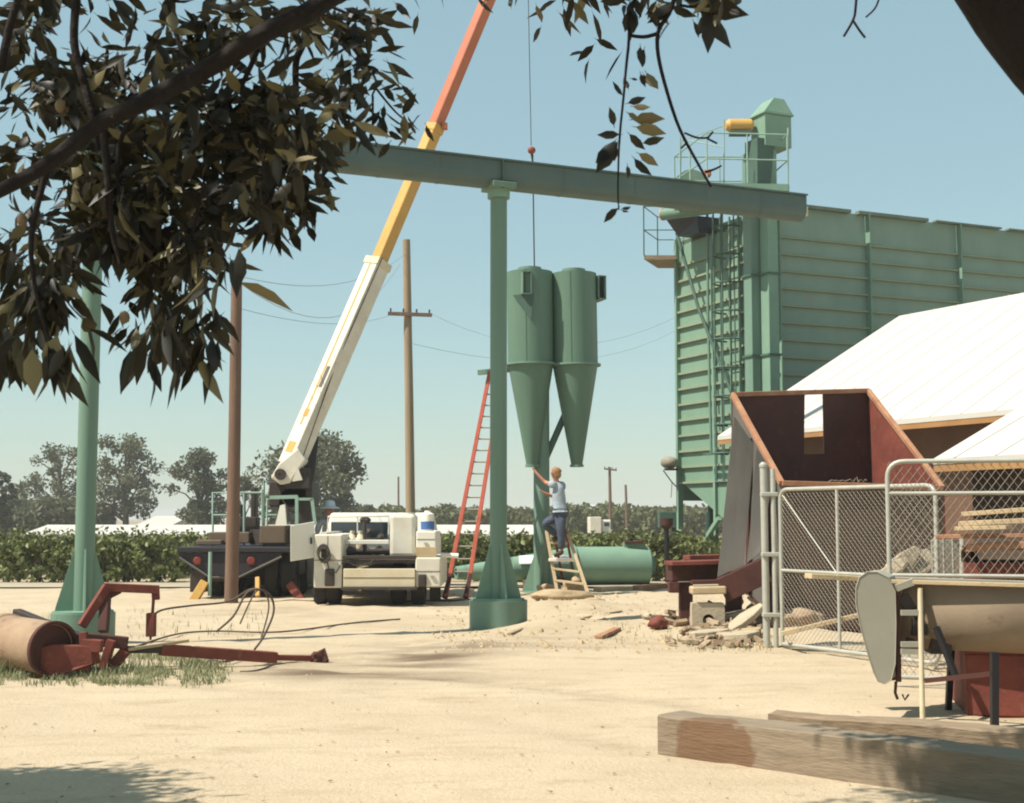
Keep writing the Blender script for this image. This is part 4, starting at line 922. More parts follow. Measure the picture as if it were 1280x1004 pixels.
# second person: head and shoulders behind the truck
my = 27.2; hx = P(412, 638, my)
man2 = thing('person', 'person in a pale wide-brimmed hat standing behind the service truck', 'person', V(hx.x, my, 0)); b_ = V(hx.x, my, 0)
K = [b_ + UP * .95, b_ + UP * 1.15, b_ + UP * 1.38, b_ + UP * 1.47, b_ + UP * 1.53, b_ + UP * 1.60, b_ + UP * 1.68, b_ + UP * 1.76]
vv = [(K[0], (.14, .11)), (K[1], (.13, .1)), (K[2], (.15, .11)), (K[3], .07), (K[4], .055), (K[5], .07), (K[6], .092), (K[7], .07)]
ee = [(i, i + 1) for i in range(7)]
for sx in (-1, 1):
    i0 = len(vv); vv += [(b_ + V(sx * .2, 0, 1.43), .055), (b_ + V(sx * .26, .02, 1.14), .042), (b_ + V(sx * .26, -.1, .90), .03), (b_ + V(sx * .26, -.14, .82), .036)]; ee += [(3, i0), (i0, i0 + 1), (i0 + 1, i0 + 2), (i0 + 2, i0 + 3)]
    for k in range(5): i1 = len(vv); vv.append((b_ + V(sx * .26 + (k - 2) * .018, -.16, .75 + .01 * abs(k - 2)), .009)); ee.append((i0 + 3, i1))
    i0 = len(vv); vv += [(b_ + V(sx * .1, 0, .88), .085), (b_ + V(sx * .11, -.02, .48), .06), (b_ + V(sx * .11, 0, .08), .042), (b_ + V(sx * .12, -.16, .04), .035)]; ee += [(0, i0), (i0, i0 + 1), (i0 + 1, i0 + 2), (i0 + 2, i0 + 3)]
i0 = len(vv); vv += [(K[6] + V(0, -.11, -.01), .018), (K[6] + V(.095, 0, 0), .016), (K[6] + V(-.095, 0, 0), .016)]; ee += [(6, i0), (6, i0 + 1), (6, i0 + 2)]
skin_obj('body', vv, ee, M['skin'], man2)
skin_obj('shirt', [(K[1], (.16, .13)), (K[0], (.16, .13)), (K[2], (.18, .14)), (K[3], .09), (b_ + V(.2, 0, 1.43), .08), (b_ + V(.25, .01, 1.22), .062), (b_ + V(-.2, 0, 1.43), .08), (b_ + V(-.25, .01, 1.22), .062)], [(0, 1), (0, 2), (2, 3), (3, 4), (4, 5), (3, 6), (6, 7)], M['shirt'], man2)
skin_obj('trousers', [(K[0] - UP * .05, (.155, .13)), (b_ + V(.1, 0, .8), .1), (b_ + V(.11, -.02, .48), .08), (b_ + V(.11, 0, .12), .065), (b_ + V(-.1, 0, .8), .1), (b_ + V(-.11, -.02, .48), .08), (b_ + V(-.11, 0, .12), .065)], [(0, 1), (1, 2), (2, 3), (0, 4), (4, 5), (5, 6)], M['jeans'], man2)
MB().lathe(K[6] + UP * .05, UP, [(-.02, .19), (.0, .20), (.03, .12), (.12, .10), (.15, .06), (.155, 0)], 22).build('hat', M['hat'], man2)

# ---------------------------------------------------------------- big cyclone lying on the ground
lc0 = thing('lying_cyclone', 'big green cyclone lying on its side behind the posts, cone to the left', 'cyclone', V(P(760, 648, 31.5).x, 31.5, 0))
e_ = P(809, 707, 31.2); s0 = P(716, 709, 30.9); tip = P(570, 716, 29.9)
rb = .43; s0.z = rb + .02; e_.z = rb + .02; tip.z = .33; ax = (e_ - tip).normalized(); Ln = (e_ - tip).length; tc_ = (s0 - tip).length
ax = (e_ - s0).normalized(); lb = (e_ - s0).length
MB().lathe(s0, ax, [(0, rb * .98), (0, rb), (lb, rb), (lb, .02)], 36).build('barrel', M['green_pale'], lc0)
axc = (tip - s0).normalized(); MB().lathe(s0, axc, [(0.005, rb * .985), ((tip - s0).length, .14), ((tip - s0).length, .1), (.3, .3)], 32).build('cone', M['green_pale'], lc0)
MB().lathe(s0, ax, [(-.03, rb), (-.03, rb + .05), (.02, rb + .05), (.02, rb)], 32).build('flange', M['green_pale'], lc0)
MB().lathe(e_, ax, [(0.002, .18), (.14, .22), (.14, .0)], 24).build('outlet_collar', M['green'], lc0)
ib = MB(); ib.box(P(792, 682, 31.15) , (.46, .34, .16)); ib.build('inlet_duct', M['green_pale'], lc0)
MB().box(P(792, 678, 31.1), (.42, .38, .06)).build('inlet_mouth', M['rust_dark'], lc0)
wt = thing('white_pipe', 'short pale duct with a sunlit white top lying beside the lying cyclone', 'pipe', V(P(675, 648, 29.6).x, 29.6, 0))
a = P(640, 706, 29.3); b2 = P(714, 704, 29.5); a.z = b2.z = .46
MB().lathe(a, b2 - a, [(0, .05), (0, .24), ((b2 - a).length, .26), ((b2 - a).length, .05)], 28).build('duct', M['green_pale'], wt)
sh_ = MB(); n_ = 10
arc = lambda o_, r_: [o_ + V(0, -r_ * math.sin(t_), r_ * math.cos(t_)) for t_ in [R(-40 + 110 * k / n_) for k in range(n_ + 1)]]
g0, g1 = arc(a + V(.15, 0, 0), .262), arc(b2 + V(-.05, 0, 0), .272)
sh_.add(g0 + g1, [(i, i + 1, n_ + 2 + i, n_ + 1 + i) for i in range(n_)], True)
so_ = sh_.build('highlight_sheet', M['white_clean'], wt); s__ = so_.modifiers.new('solid', 'SOLIDIFY'); s__.thickness = .006  # white sheet stands in for the sunlit highlight along the duct top
MB().box(P(676, 722, 29.4) * 1, (.5, .3, .2)).build('cradle', M['green'], wt) if 0 else None
ck = MB(); ck.box(V(a.x + .3, a.y, .11), (.14, .5, .22)); ck.box(V(b2.x - .3, b2.y, .11), (.14, .5, .22)); ck.build('wood_cradle', M['wood'], wt)

# ---------------------------------------------------------------- clods, slabs, boards on the ground
def rock(name, label, px, py, r, m, seed, amp=.3, cat='rock', grp=None, sink=.25):
    g = G(px, py); g.z = gz(g.x, g.y)
    tag(MB().blob(g + UP * (r[2] * (1 - sink)), r, seed, 3, amp, 1.6).build(name, m), label, cat, grp)
rock('dirt_slab', 'large flat tan slab of dry earth by the ladder feet', 700, 752, (.52, .3, .12), M['earth'], 3, .25, 'slab')
rock('dirt_clod', 'tan clod just behind the flat slab of dry earth', 718, 742, (.22, .2, .17), M['earth'], 8, .35, 'clod')
rock('dirt_clod', 'small clod left of the flat slab by the gusseted post', 682, 742, (.16, .15, .10), M['earth'], 6, .35, 'clod')
rock('brick_rubble', 'square brown lump lying left of the red steel stand', 823, 795, (.13, .12, .09), M['rust'], 5, .2, 'rubble')
rock('pale_stone', 'small white stone beside the brown lump left of the red steel stand', 810, 784, (.07, .06, .05), M['sandstone'], 2, .3, 'stone')
rock('dirt_clod', 'low clod on bare ground between the pedestal and the rubble', 741, 759, (.2, .12, .06), M['earth'], 12, .3, 'clod')
def board(label, p0, p1, Y0=None, wd=.16, th=.05, m='woodlt', cat='board', name='board', z0=None, z1=None):
    a, b_ = G(*p0), G(*p1); a.z = gz(a.x, a.y) + th / 2 if z0 is None else z0; b_.z = gz(b_.x, b_.y) + th / 2 if z1 is None else z1
    return tag(MB().bar(a, b_, wd, th).build(name, M[m], bevel=.006), label, cat)
board('pale board lying under the big lying cyclone', (747, 739), (796, 737), wd=.3, th=.10, m='woodlt')
board('reddish board lying right of the pale one toward the red steel stand', (797, 738), (842, 734), wd=.25, th=.10, m='rust_edge')
board('dark stick lying on the dirt in front of the ladder', (708, 783), (776, 769), wd=.06, th=.03, m='wood', name='stick', cat='stick')
board('short dark stick beside the green pedestal', (636, 797), (676, 786), wd=.05, th=.03, m='wood', name='stick', cat='stick')
board('brown split board near the weeds left of the rubble', (748, 801), (772, 794), wd=.1, th=.04, m='rust_edge')
board('dark strip on the ground painted as the shadow by the service truck', (505, 752), (590, 750), wd=.12, th=.03, m='machine')  # flat dark bar drawn for the shadow by truck and ladder foot

# ---------------------------------------------------------------- red bin with flared open top, stand, rubble
HB = thing('steel_bin', 'large red steel bin tipped open toward the camera behind the fence post', 'bin', V(P(1000, 648, 19).x, 19, 0))
bl_ = P(916, 495, 19.6); br_ = bl_ + EA * 2.0
t_ = (1087 - CX) / F
k_ = (t_ * bl_.y - bl_.x) / (EA.x - t_ * EA.y); br_ = bl_ + EA * k_; br_.z = P(1087, 490, br_.y).z
fl_ = P(977, 606, 17.9); fr_ = P(1178, 612, 18.4)
def plate(name, a, b_, c_, d, th, m, bev=0, par=HB):
    n = (b_ - a).cross(c_ - a).normalized() * th
    return MB().hexa([a, b_, c_, d, a + n, b_ + n, c_ + n, d + n]).build(name, m, par, bev, rec=True)
zl = P(950, 715, 19).z
blb = V(bl_.x - .05, bl_.y + .05, .72); brb = V(br_.x + .02, br_.y, .72); flb = V(fl_.x - .02, fl_.y, .12); frb = V(fr_.x, fr_.y, .10)
L2 = lambda a, b_, f: a + (b_ - a) * f
plate('left_panel', bl_, fl_, flb, blb, .03, M['tin'])
plate('right_panel', br_, fr_, frb, brb, .03, M['rust'])
plate('front_panel', fl_, fr_, frb, flb, .03, M['dull_brown'])
plate('back_panel', L2(bl_, br_, .0), L2(bl_, br_, .52), L2(blb, brb, .49), blb, .03, M['rust_dark'])  # back wall shade put into a darker red than the lit side
plate('back_panel', L2(bl_, br_, .66), br_, brb, L2(blb, brb, .66), .03, M['rust_dark'])
plate('back_panel', L2(L2(bl_, br_, .52), L2(blb, brb, .49), .34), L2(L2(bl_, br_, .66), L2(blb, brb, .66), .34), L2(blb, brb, .66), L2(blb, brb, .47), .03, M['rust_dark'])
MB().hexa([blb - UP * .05, brb - UP * .05, frb - UP * .05, flb - UP * .05, blb, brb, frb, flb]).build('floor', M['rust_dark'], HB)
for a, b_ in ((bl_, br_), (br_, fr_), (fr_, fl_), (fl_, bl_)): MB().bar(a + UP * .02, b_ + UP * .02, .07, .07).build('rim', M['rust_edge'], HB, .008)
ri = MB(); 
for f_ in (.42, .80): a = L2(bl_, fl_, f_) - EA * .05; b_ = L2(blb, flb, f_) - EA * .05; ri.bar(a - UP * .1, b_, .05, .06, NA)
ri.build('stiffener', M['rust_dark'], HB)
# torn tin sheets leaning on the left side
for k, (pts, lab) in enumerate([([(917, 520), (942, 556), (930, 706), (897, 722)], 'wide bent grey tin sheet leaning on the left side of the red bin'), ([(945, 560), (966, 592), (952, 690), (934, 704)], 'narrow grey tin sheet leaning just left of the fence post')]):
    q = [P(x, y, 17.9 - .1 * k + (.25 if y < 600 else -.15)) for x, y in pts]; n_ = 12
    sh = MB(); vs_ = []
    for j in range(n_ + 1):
        f_ = j / n_; a = q[0].lerp(q[3], f_); b_ = q[1].lerp(q[2], f_)
        for i in range(5): p = a.lerp(b_, i / 4); vs_.append(p + V(0, .003 * noise.noise(V(i * .8, j * .3, k)), 0) + V(.012 * noise.noise(V(k, j * .3, 3)) , 0, 0))
    sh.add(vs_, [(j * 5 + i, j * 5 + i + 1, (j + 1) * 5 + i + 1, (j + 1) * 5 + i) for j in range(n_) for i in range(4)])
    o = tag(sh.build('tin_sheet', M['tin']), lab, 'sheet'); s_ = o.modifiers.new('solid', 'SOLIDIFY'); s_.thickness = .012
# stand
stn = thing('steel_stand', 'heavy rusty red steel stand of beams and legs under the tilted bin', 'stand', V(P(880, 648, 18.2).x, 18.2, 0))
MB().bar(P(836, 714, 18.2), P(908, 712, 18.3), .35, .26).build('beam', M['rust_dark'], stn, .01)
MB().bar(P(835, 704, 18.0), P(909, 702, 18.1), .45, .05).build('top_flange', M['rust'], stn, .005)
MB().bar(P(858, 697, 18.7), P(900, 696, 18.8), .3, .06).build('top_plate', M['rust'], stn, .005)
g = P(857, 776, 18.15); MB().bar(V(g.x, 18.15, -.05), P(857, 728, 18.15), .17, .17, V(0, 1, 0)).build('leg', M['rust_dark'], stn, .01)
g = P(917, 776, 18.2); MB().bar(V(g.x, 18.2, -.05), P(917, 720, 18.2), .2, .17, V(0, 1, 0)).build('leg', M['rust_dark'], stn, .01)
MB().bar(P(902, 738, 17.75), P(958, 712, 17.7), .25, .32).build('skew_beam', M['rust_dark'], stn, .01)
MB().box(P(842, 734, 18.1), (.14, .2, .14)).build('bracket', M['rust_dark'], stn, .01)
# block with a hole
hbk = thing('concrete_block', 'upright tan concrete block with a round brown hole under the red stand', 'block', V(P(884, 648, 17.7).x, 17.7, 0))
c_ = P(884, 758, 17.7); hw_, hh_ = .21, .215; n_ = 24; c_.z = .22
ring = [(.075 * math.cos(2 * math.pi * k / n_), .075 * math.sin(2 * math.pi * k / n_)) for k in range(n_)]
sq = []
for k in range(n_):
    ca_, sa_ = math.cos(2 * math.pi * k / n_), math.sin(2 * math.pi * k / n_); m_ = max(abs(ca_), abs(sa_)); sq.append((hw_ * ca_ / m_ * (1 if sa_ < .5 else .97), hh_ * sa_ / m_))
bk_ = MB()
ptf = lambda xz, dy: c_ + V(xz[0], dy, xz[1])
A_ = [ptf(p, -.1) for p in ring]; B_ = [ptf(p, -.1) for p in sq]; C_ = [ptf(p, .1) for p in ring]; D_ = [ptf(p, .1) for p in sq]
for X_, Y_ in ((A_, B_), (D_, C_), (B_, D_), (C_, A_)):
    bk_.add(X_ + Y_, [(k, (k + 1) % n_, n_ + (k + 1) % n_, n_ + k) for k in range(n_)])
bk_.build('block_body', M['sandstone'], hbk, .006, rec=True)
MB().lathe(c_ + V(0, .06, 0), V(0, 1, 0), [(0, 0), (0, .077), (.02, .077)], 20).build('hole_plug', M['rust_dark'], hbk)
tag(MB().bar(P(863, 738, 17.7), P(906, 737, 17.7), .3, .10).build('timber_block', M['woodlt'], bevel=.02), 'pale timber lying on top of the holed concrete block', 'timber')
tag(MB().bar(P(864, 728, 17.75), P(904, 727, 17.75), .2, .05).build('steel_bar', M['rust_dark'], bevel=.005), 'dark rusty bar lying across the pale timber on the holed block', 'bar')
# broken slabs
random.seed(21)
slabs = [((846, 790), (905, 800), 'flat broken slab at the left foot of the rubble heap', .25, .05), ((872, 795), (936, 770), 'long tilted slab in the middle of the rubble heap', .22, .3), ((915, 800), (947, 765), 'steep narrow slab leaning in the rubble heap', .16, .4),
         ((905, 806), (945, 803), 'pale slab lying at the front of the rubble heap', .3, .05), ((928, 785), (957, 742), 'tall broken slab leaning against the fence post', .3, .62), ((868, 804), (905, 806), 'thin low slab edge at the front left of the rubble heap', .2, .04), ((950, 803), (925, 798), 'small dark slab at the fence post foot', .25, .08)]
for k, (a, b_, lab, wd, up) in enumerate(slabs):
    p, q = G(*a), G(*a); q = P(b_[0], b_[1], p.y + .15 * (k % 3)); p.z = gz(p.x, p.y) + .04; q.z = max(q.z, .05 + up * .8) if up > .1 else gz(q.x, q.y) + .05
    d = (q - p).normalized(); s_ = d.cross(UP).normalized(); u_ = s_.cross(d)
    poly = []
    for j in range(9):
        a_ = 2 * math.pi * j / 9; rr = 1 + .22 * noise.noise(V(j * 1.7, k, 0)) * 2
        poly.append((p + q) / 2 + d * math.cos(a_) * (q - p).length * .64 * rr + s_ * math.sin(a_) * wd * .78 * rr - u_ * .03)
    o = tag(MB().prism(poly, u_ * .075).build('concrete_slab', M['sandstone'] if k != 6 else M['earth'], bevel=.012, rec=True), lab, 'slab', 'broken slabs of the rubble heap')
rock('red_disc', 'rusty red lump among the slabs beside the stand leg', 921, 768, (.11, .08, .2), M['rust'], 4, .12, 'lump', sink=.1)
rock('dirt_clod', 'brown clod between the slabs and the white fence post', 946, 790, (.16, .15, .14), M['earth'], 15, .3, 'clod')
def plank_at(label, p, q, wd, th, m='woodlt', name='plank', cat='plank'):
    return tag(MB().bar(p, q, wd, th).build(name, M[m], bevel=.005), label, cat)
plank_at('pale plank behind the mesh rising from the fence foot to the right', P(978, 792, 15.8), P(1078, 768, 15.6), .12, .05)
rock('dirt_heap', 'low heap of chips behind the fence mesh at the post foot', 1000, 795, (.35, .2, .14), M['chips'], 22, .35, 'heap')
rock('dirt_heap', 'mottled brown rubble heap behind the two gates', 1100, 775, (.55, .4, .42), M['chips'], 23, .3, 'heap')

# small broken chips and splinters of the rubble heap, too many to count
random.seed(52); rbm = MB()
for _ in range(230):
    px = random.gauss(900, 28); px = min(952, max(838, px)); py = random.uniform(776, 812) if px < 880 else random.uniform(762, 812)
    g = G(px, max(790, py)); zz = gz(g.x, g.y) + max(0, (812 - py) * .006) * random.random(); a = random.random() * 6.28; l_ = random.uniform(.04, .2)
    d = V(math.cos(a), math.sin(a), random.uniform(-.4, .4)).normalized(); c_ = g + UP * (zz + .02)
    rbm.bar(c_ - d * l_ / 2, c_ + d * l_ / 2, random.uniform(.03, .1), random.uniform(.02, .06), V(random.gauss(0, .4), random.gauss(0, .4), 1))
rbm.build('rubble', M['chips'], kind='stuff')

# ---------------------------------------------------------------- chain-link fence and gates
def pipe(par, pts, r=.022, name='pipe', m='galv', n=8): return MB().tube(pts, r, n).build(name, M[m], par)
def roundpath(pts, rad, n=6):
    out_ = [Vector(pts[0])]
    for a, b_, c_ in zip(pts[:-2], pts[1:-1], pts[2:]):
        a, b_, c_ = Vector(a), Vector(b_), Vector(c_); p = b_ + (a - b_).normalized() * rad; q = b_ + (c_ - b_).normalized() * rad
        for k in range(n + 1): t_ = k / n; out_.append(p * (1 - t_) ** 2 + b_ * 2 * t_ * (1 - t_) + q * t_ ** 2)
    return out_ + [Vector(pts[-1])]
def mesh_fill(par, o_, dx, wd, ht, pitch=.066, r=.0021, slant=1.0):
    mb = MB(); dx = dx.normalized(); n0 = dx.cross(UP)
    def clip(x0, sgn):
        x_at = lambda z: x0 + sgn * z * slant
        z0, z1 = 0.0, ht
        lo, hi = (0 - x0) / (sgn * slant), (wd - x0) / (sgn * slant)
        if lo > hi: lo, hi = hi, lo
        z0, z1 = max(z0, lo), min(z1, hi)
        return None if z1 - z0 < .02 else (x_at(z0), z0, x_at(z1), z1)
    for sgn in (1, -1):
        k = -int(ht * slant / pitch) - 1
        while k * pitch < wd + ht * slant:
            s_ = clip(k * pitch, sgn)
            if s_: mb.tube([o_ + dx * s_[0] + UP * s_[1] + n0 * .003 * sgn, o_ + dx * s_[2] + UP * s_[3] + n0 * .003 * sgn], r, 4, cap=False, smooth=False)
            k += 1
    return mb.build('wire_mesh', M['wire'], par)
g0 = G(962, 812); fpost = thing('fence_post', 'thick pale fence post pair at the left end of the chain-link fence', 'post', V(g0.x, g0.y, 0))
zt = P(958, 584, g0.y).z
MB().tube([V(g0.x - .03, g0.y, -.1), V(g0.x - .04, g0.y, zt)], .042, 14).build('post', M['galv'], fpost)
MB().tube([V(g0.x + .075, g0.y - .02, -.1), V(g0.x + .065, g0.y - .02, zt - .02)], .03, 14).build('post', M['galv'], fpost)
for z in (.4, 1.1, 1.8): MB().box(V(g0.x + .02, g0.y - .01, z), (.2, .1, .05)).build('hinge', M['galv'], fpost, .01)
MB().lathe(V(g0.x - .04, g0.y, zt), UP, [(0, .05), (.03, .05), (.06, .02), (.06, 0)], 14).build('cap', M['galv'], fpost)
gd = V(.47, -.883, 0)
gA = thing('chain_link_gate', 'wide chain-link gate with a diagonal brace hinged on the pale post', 'gate', V(g0.x, g0.y, 0))
a0 = V(g0.x + .14, g0.y - .06, 0); u = (1168 - CX) / F; wdA = (u * a0.y - a0.x) / (gd.x - u * gd.y)
gx = lambda f_, z: a0 + gd * (wdA * f_) + UP * z
zT = P(985, 612, a0.y).z; zB = .07; zM = P(985, 713, a0.y).z
pipe(gA, roundpath([gx(0, zB), gx(0, zT), gx(1, zT), gx(1, zB), gx(0.0, zB)], .14), .024, 'frame')
pipe(gA, [gx(0, zM), gx(1, zM)], .02, 'mid_rail'); pipe(gA, [gx(.40, zB), gx(.40, zT)], .02, 'upright'); 
pipe(gA, [gx(.01, zT - .05), gx(.39, zM)], .008, 'brace_wire')
mesh_fill(gA, gx(0, zB), gd, wdA, zT - zB)
gB = thing('chain_link_gate', 'taller chain-link gate with a rounded top corner standing open at right', 'gate', V(P(1112, 648, 12.4).x, 12.4, 0))
h0 = P(1112, 720, 12.4); h0.z = 0; dB = V(.97, -.24, 0)
bx_ = lambda f_, z: h0 + dB * (2.4 * f_) + UP * z
zTB = P(1112, 577, 12.4).z
pipe(gB, roundpath([bx_(0, .1), bx_(0, zTB), bx_(1, zTB), bx_(1, .1), bx_(0, .1)], .16), .022, 'frame')
pipe(gB, [bx_(0, P(1112, 617, 12.4).z), bx_(1, P(1112, 617, 12.4).z)], .018, 'mid_rail'); pipe(gB, [bx_(0, P(1112, 719, 12.4).z), bx_(1, P(1112, 719, 12.4).z)], .018, 'mid_rail'); pipe(gB, [bx_(.52, .1), bx_(.52, P(1112, 617, 12.4).z)], .016, 'upright')
mesh_fill(gB, bx_(0, .1), dB, 2.4, zTB - .1, .075, .0025, .75)

# ---------------------------------------------------------------- stacks behind the gates at the right
sx = P(1225, 648, 13.6)
for k, (pa, pb, lab, m, wd, th, Y) in enumerate([((1204, 643), (1300, 636), 'topmost pale plank on the stack at the right edge', 'woodlt', .3, .045, 13.4), ((1200, 655), (1300, 650), 'second pale plank from the top of the stack at the right edge', 'woodlt', .32, .05, 13.3),
      ((1197, 661), (1262, 659), 'short plank sticking out under the second plank of the right stack', 'woodlt', .2, .04, 13.1), ((1170, 671), (1300, 669), 'long rusty orange bar in the middle of the right stack', 'rust_edge', .25, .04, 13.3), ((1210, 685), (1300, 680), 'brown beam above the red box in the right stack', 'rust_edge', .3, .07, 13.2)]):
    plank_at(lab, P(*pa, Y), P(*pb, Y - .3), wd, th, m)
rbx = thing('red_crate', 'red steel crate with a dark open slot carrying the plank stack', 'crate', V(P(1250, 648, 13.4).x, 13.4, 0))
a = P(1207, 722, 13.2); z1_ = P(1210, 703, 13.2).z; z2_ = P(1210, 687, 13.2).z
MB().hexa([V(a.x, 13.2, .05), V(a.x + 1.4, 12.7, .05), V(a.x + 1.7, 13.9, .05), V(a.x + .3, 14.2, .05), V(a.x, 13.2, z1_), V(a.x + 1.4, 12.7, z1_), V(a.x + 1.7, 13.9, z1_), V(a.x + .3, 14.2, z1_)]).build('crate_body', M['rust'], rbx, .01)
for d1_, d2_ in ((0.03, .02), (1.3, -.44), (.4, .9), (1.55, .6)): p = V(a.x + d1_, 13.25 + d2_, 0); MB().bar(p + UP * z1_, p + UP * z2_, .07, .07, V(0, 1, 0)).build('corner_post', M['rust_dark'], rbx)
MB().hexa([V(a.x - .03, 13.17, z2_), V(a.x + 1.4, 12.67, z2_), V(a.x + 1.7, 13.9, z2_), V(a.x + .3, 14.2, z2_), V(a.x - .03, 13.17, z2_ + .03), V(a.x + 1.4, 12.67, z2_ + .03), V(a.x + 1.7, 13.9, z2_ + .03), V(a.x + .3, 14.2, z2_ + .03)]).build('shelf', M['rust'], rbx)
wr = thing('wire_rack', 'low rack with thin uprights and pale sheet behind the gates', 'rack', V(P(1185, 648, 13.9).x, 13.9, 0))
a, b_ = P(1168, 672, 13.9), P(1202, 671, 13.8)
MB().box(P(1183, 704, 14.1), (.30, .05, .48)).build('sheet', M['tin_light'], wr, .005)
rk = MB()
for f_ in (0, .33, .66): p = a.lerp(b_, f_); rk.tube([V(p.x, p.y, .3), p], .012, 6)
rk.tube([a, b_], .015, 6); rk.tube([P(1203, 735, 13.8), P(1203, 672, 13.8)], .03, 8); rk.build('uprights', M['galv'], wr)
wrl = MB(); q = P(1183, 735, 14.0)
for sx_ in (-.13, .13): wrl.bar(V(q.x + sx_, 14.0, 0), V(q.x + sx_, 14.0, .62), .04, .04, V(0, 1, 0))
wrl.build('legs', M['galv'], wr)
random.seed(31)
for k, (p, q, wd_, lab) in enumerate([(P(1112, 728, 14.2), P(1140, 684, 14.4), .16, 'pale broken slab propped up behind the rounded gate corner'), (P(1138, 724, 14.3), P(1166, 686, 14.6), .20, 'pale broken slab leaning between the two gate uprights'), (P(1092, 733, 14.0), P(1128, 700, 14.3), .12, 'tan broken slab low behind the grey conveyor end')]):
    d = (q - p).normalized(); s_ = V(1, .3, 0).normalized(); u_ = s_.cross(d).normalized(); poly = []
    for j in range(8):
        a_ = 2 * math.pi * j / 8; rr = 1 + .5 * noise.noise(V(j * 1.7, k + 9, 0)); poly.append((p + q) / 2 + d * math.cos(a_) * (q - p).length * .5 * rr + s_ * math.sin(a_) * wd_ * rr)
    tag(MB().prism(poly, u_ * .07).build('concrete_slab', M['sandstone'], bevel=.012, rec=True), lab, 'slab')
# ring of wire / thorn bits on the gate top
tw = MB()
tw.tube([P(1035 + k * 2.1, 603 - (k % 3) - random.uniform(0, 5) * random.random(), 13.9 + .05 * random.random()) for k in range(24)], .004, 5)
tag(tw.build('wire_scrap', M['wire']), 'curled bits of pale wire on the top rail of the wide gate', 'wire')

# ---------------------------------------------------------------- grey bucket conveyor at right
cv = thing('trough_conveyor', 'grey trough conveyor with a rounded end cover on thin legs at the right', 'conveyor', V(P(1095, 648, 10.5).x, 10.5, 0))
cp_ = [(1070, 735), (1074, 722), (1084, 715), (1096, 715), (1110, 722), (1119, 740), (1120, 780), (1119, 830), (1114, 850), (1106, 855), (1098, 852), (1092, 840), (1084, 815), (1076, 785), (1070, 755)]
pl = [P(x, y, 10.45) for x, y in cp_]
MB().prism(pl, V(.15, .36, 0)).build('end_cover', M['tin_light'], cv, .006, rec=True)
rim_ = MB(); rim_.tube(pl + [pl[0]], .005, 6); rim_.build('cover_rim', M['tin_light'], cv)
side = MB().prism([P(1114, 727, 10.75), P(1121, 728, 10.75), P(1121, 850, 10.75), P(1115, 851, 10.75)], V(.06, .1, 0)); side.build('cover_flange', M['rust_dark'], cv, rec=True)
tA = P(1122, 727, 10.5); tB = P(1345, 738, 10.0)
tr2 = MB(); up_ = .02
xs_ = [(0, .0), (.0, -.04), (.10, -.40), (.34, -.52), (.62, -.40), (.74, -.04), (.74, 0)]
pA_ = [P(1128, 729, 10.5) + V(0, x, z * .98) for x, z in [(0, 0), (.06, -.36), (.20, -.52), (.42, -.52), (.56, -.36), (.62, 0)]]
pB_ = [p + V(1.45, -.42, -.03) for p in pA_]; pB_ = [p + V(0, 0, 0) for p in pB_]
sh = MB(); n_ = len(pA_)
sh.add(pA_ + pB_, [(i, i + 1, n_ + i + 1, n_ + i) for i in range(n_ - 1)], True)
sh.add(pA_, [tuple(range(n_))])
o = sh.build('trough_body', M['trough_tin'], cv); s_ = o.modifiers.new('solid', 'SOLIDIFY'); s_.thickness = .012
MB().bar(P(1114, 727, 10.5), pB_[0] + UP * .015, .05, .03).build('lip', M['woodlt'], cv, .004); MB().bar(pA_[-1] + UP * .01, pB_[-1] + UP * .01, .05, .03).build('lip', M['tin_light'], cv, .004)
MB().bar(P(1120, 735, 10.46), P(1142, 727, 10.46), .05, .05).build('lip_bracket', M['tin_light'], cv)
lg = P(1153, 895, 10.4); MB().tube([V(lg.x, lg.y, 0), P(1150, 735, 10.45)], .02, 8).build('leg', M['cream'], cv)
l2 = P(1243, 905, 10.0); MB().bar(V(l2.x, 10.0, 0), P(1243, 815, 10.0), .05, .05, V(0, 1, 0)).build('leg', M['black'], cv)
l3 = P(1243, 880, 10.9); MB().bar(V(l3.x - .35, 10.95, 0), P(1190, 800, 10.95), .045, .045, V(0, 1, 0)).build('leg', M['black'], cv)
MB().bar(P(1157, 851, 10.4), P(1243, 842, 10.05), .035, .035).build('tie_bar', M['rust_dark'], cv)
MB().bar(P(1170, 784, 10.45), P(1195, 846, 10.3), .04, .04).build('brace', M['black'], cv)
mg = MB(); mg.lathe(P(1137, 752, 10.5), V(0, 1, 0), [(0, .0), (0, .07), (.3, .07), (.3, 0)], 16); mg.box(P(1146, 782, 10.6), (.12, .2, .14)); mg.box(P(1135, 800, 10.7), (.08, .2, .08)); mg.box(P(1172, 800, 10.65), (.16, .2, .2)); mg.build('gearbox', M['machine'], cv, .01)
for y_ in (766, 805.5, 814.5): MB().bar(P(1126, y_, 10.45), P(1153, y_, 10.45), .04, .04).build('motor_bracket', M['tin_light'], cv)
bl2 = MB(); bl2.bar(P(1122, 740, 10.5), P(1123, 852, 10.5), .03, .06, V(0, 1, 0)); bl2.build('drive_belt', M['rust_dark'], cv)
ch_ = MB(); ch_.tube([P(1120, 852, 10.55), P(1119, 866, 10.55), P(1122, 874, 10.55)], .012, 6); ch_.tube([P(1128, 868, 10.55), P(1131, 875, 10.55), P(1136, 868, 10.55)], .008, 6); ch_.build('chain', M['rust_dark'], cv)
plank_at('pale sunlit board poking out left of the grey conveyor end', P(1010, 720, 10.7), P(1085, 724, 10.8), .14, .04)
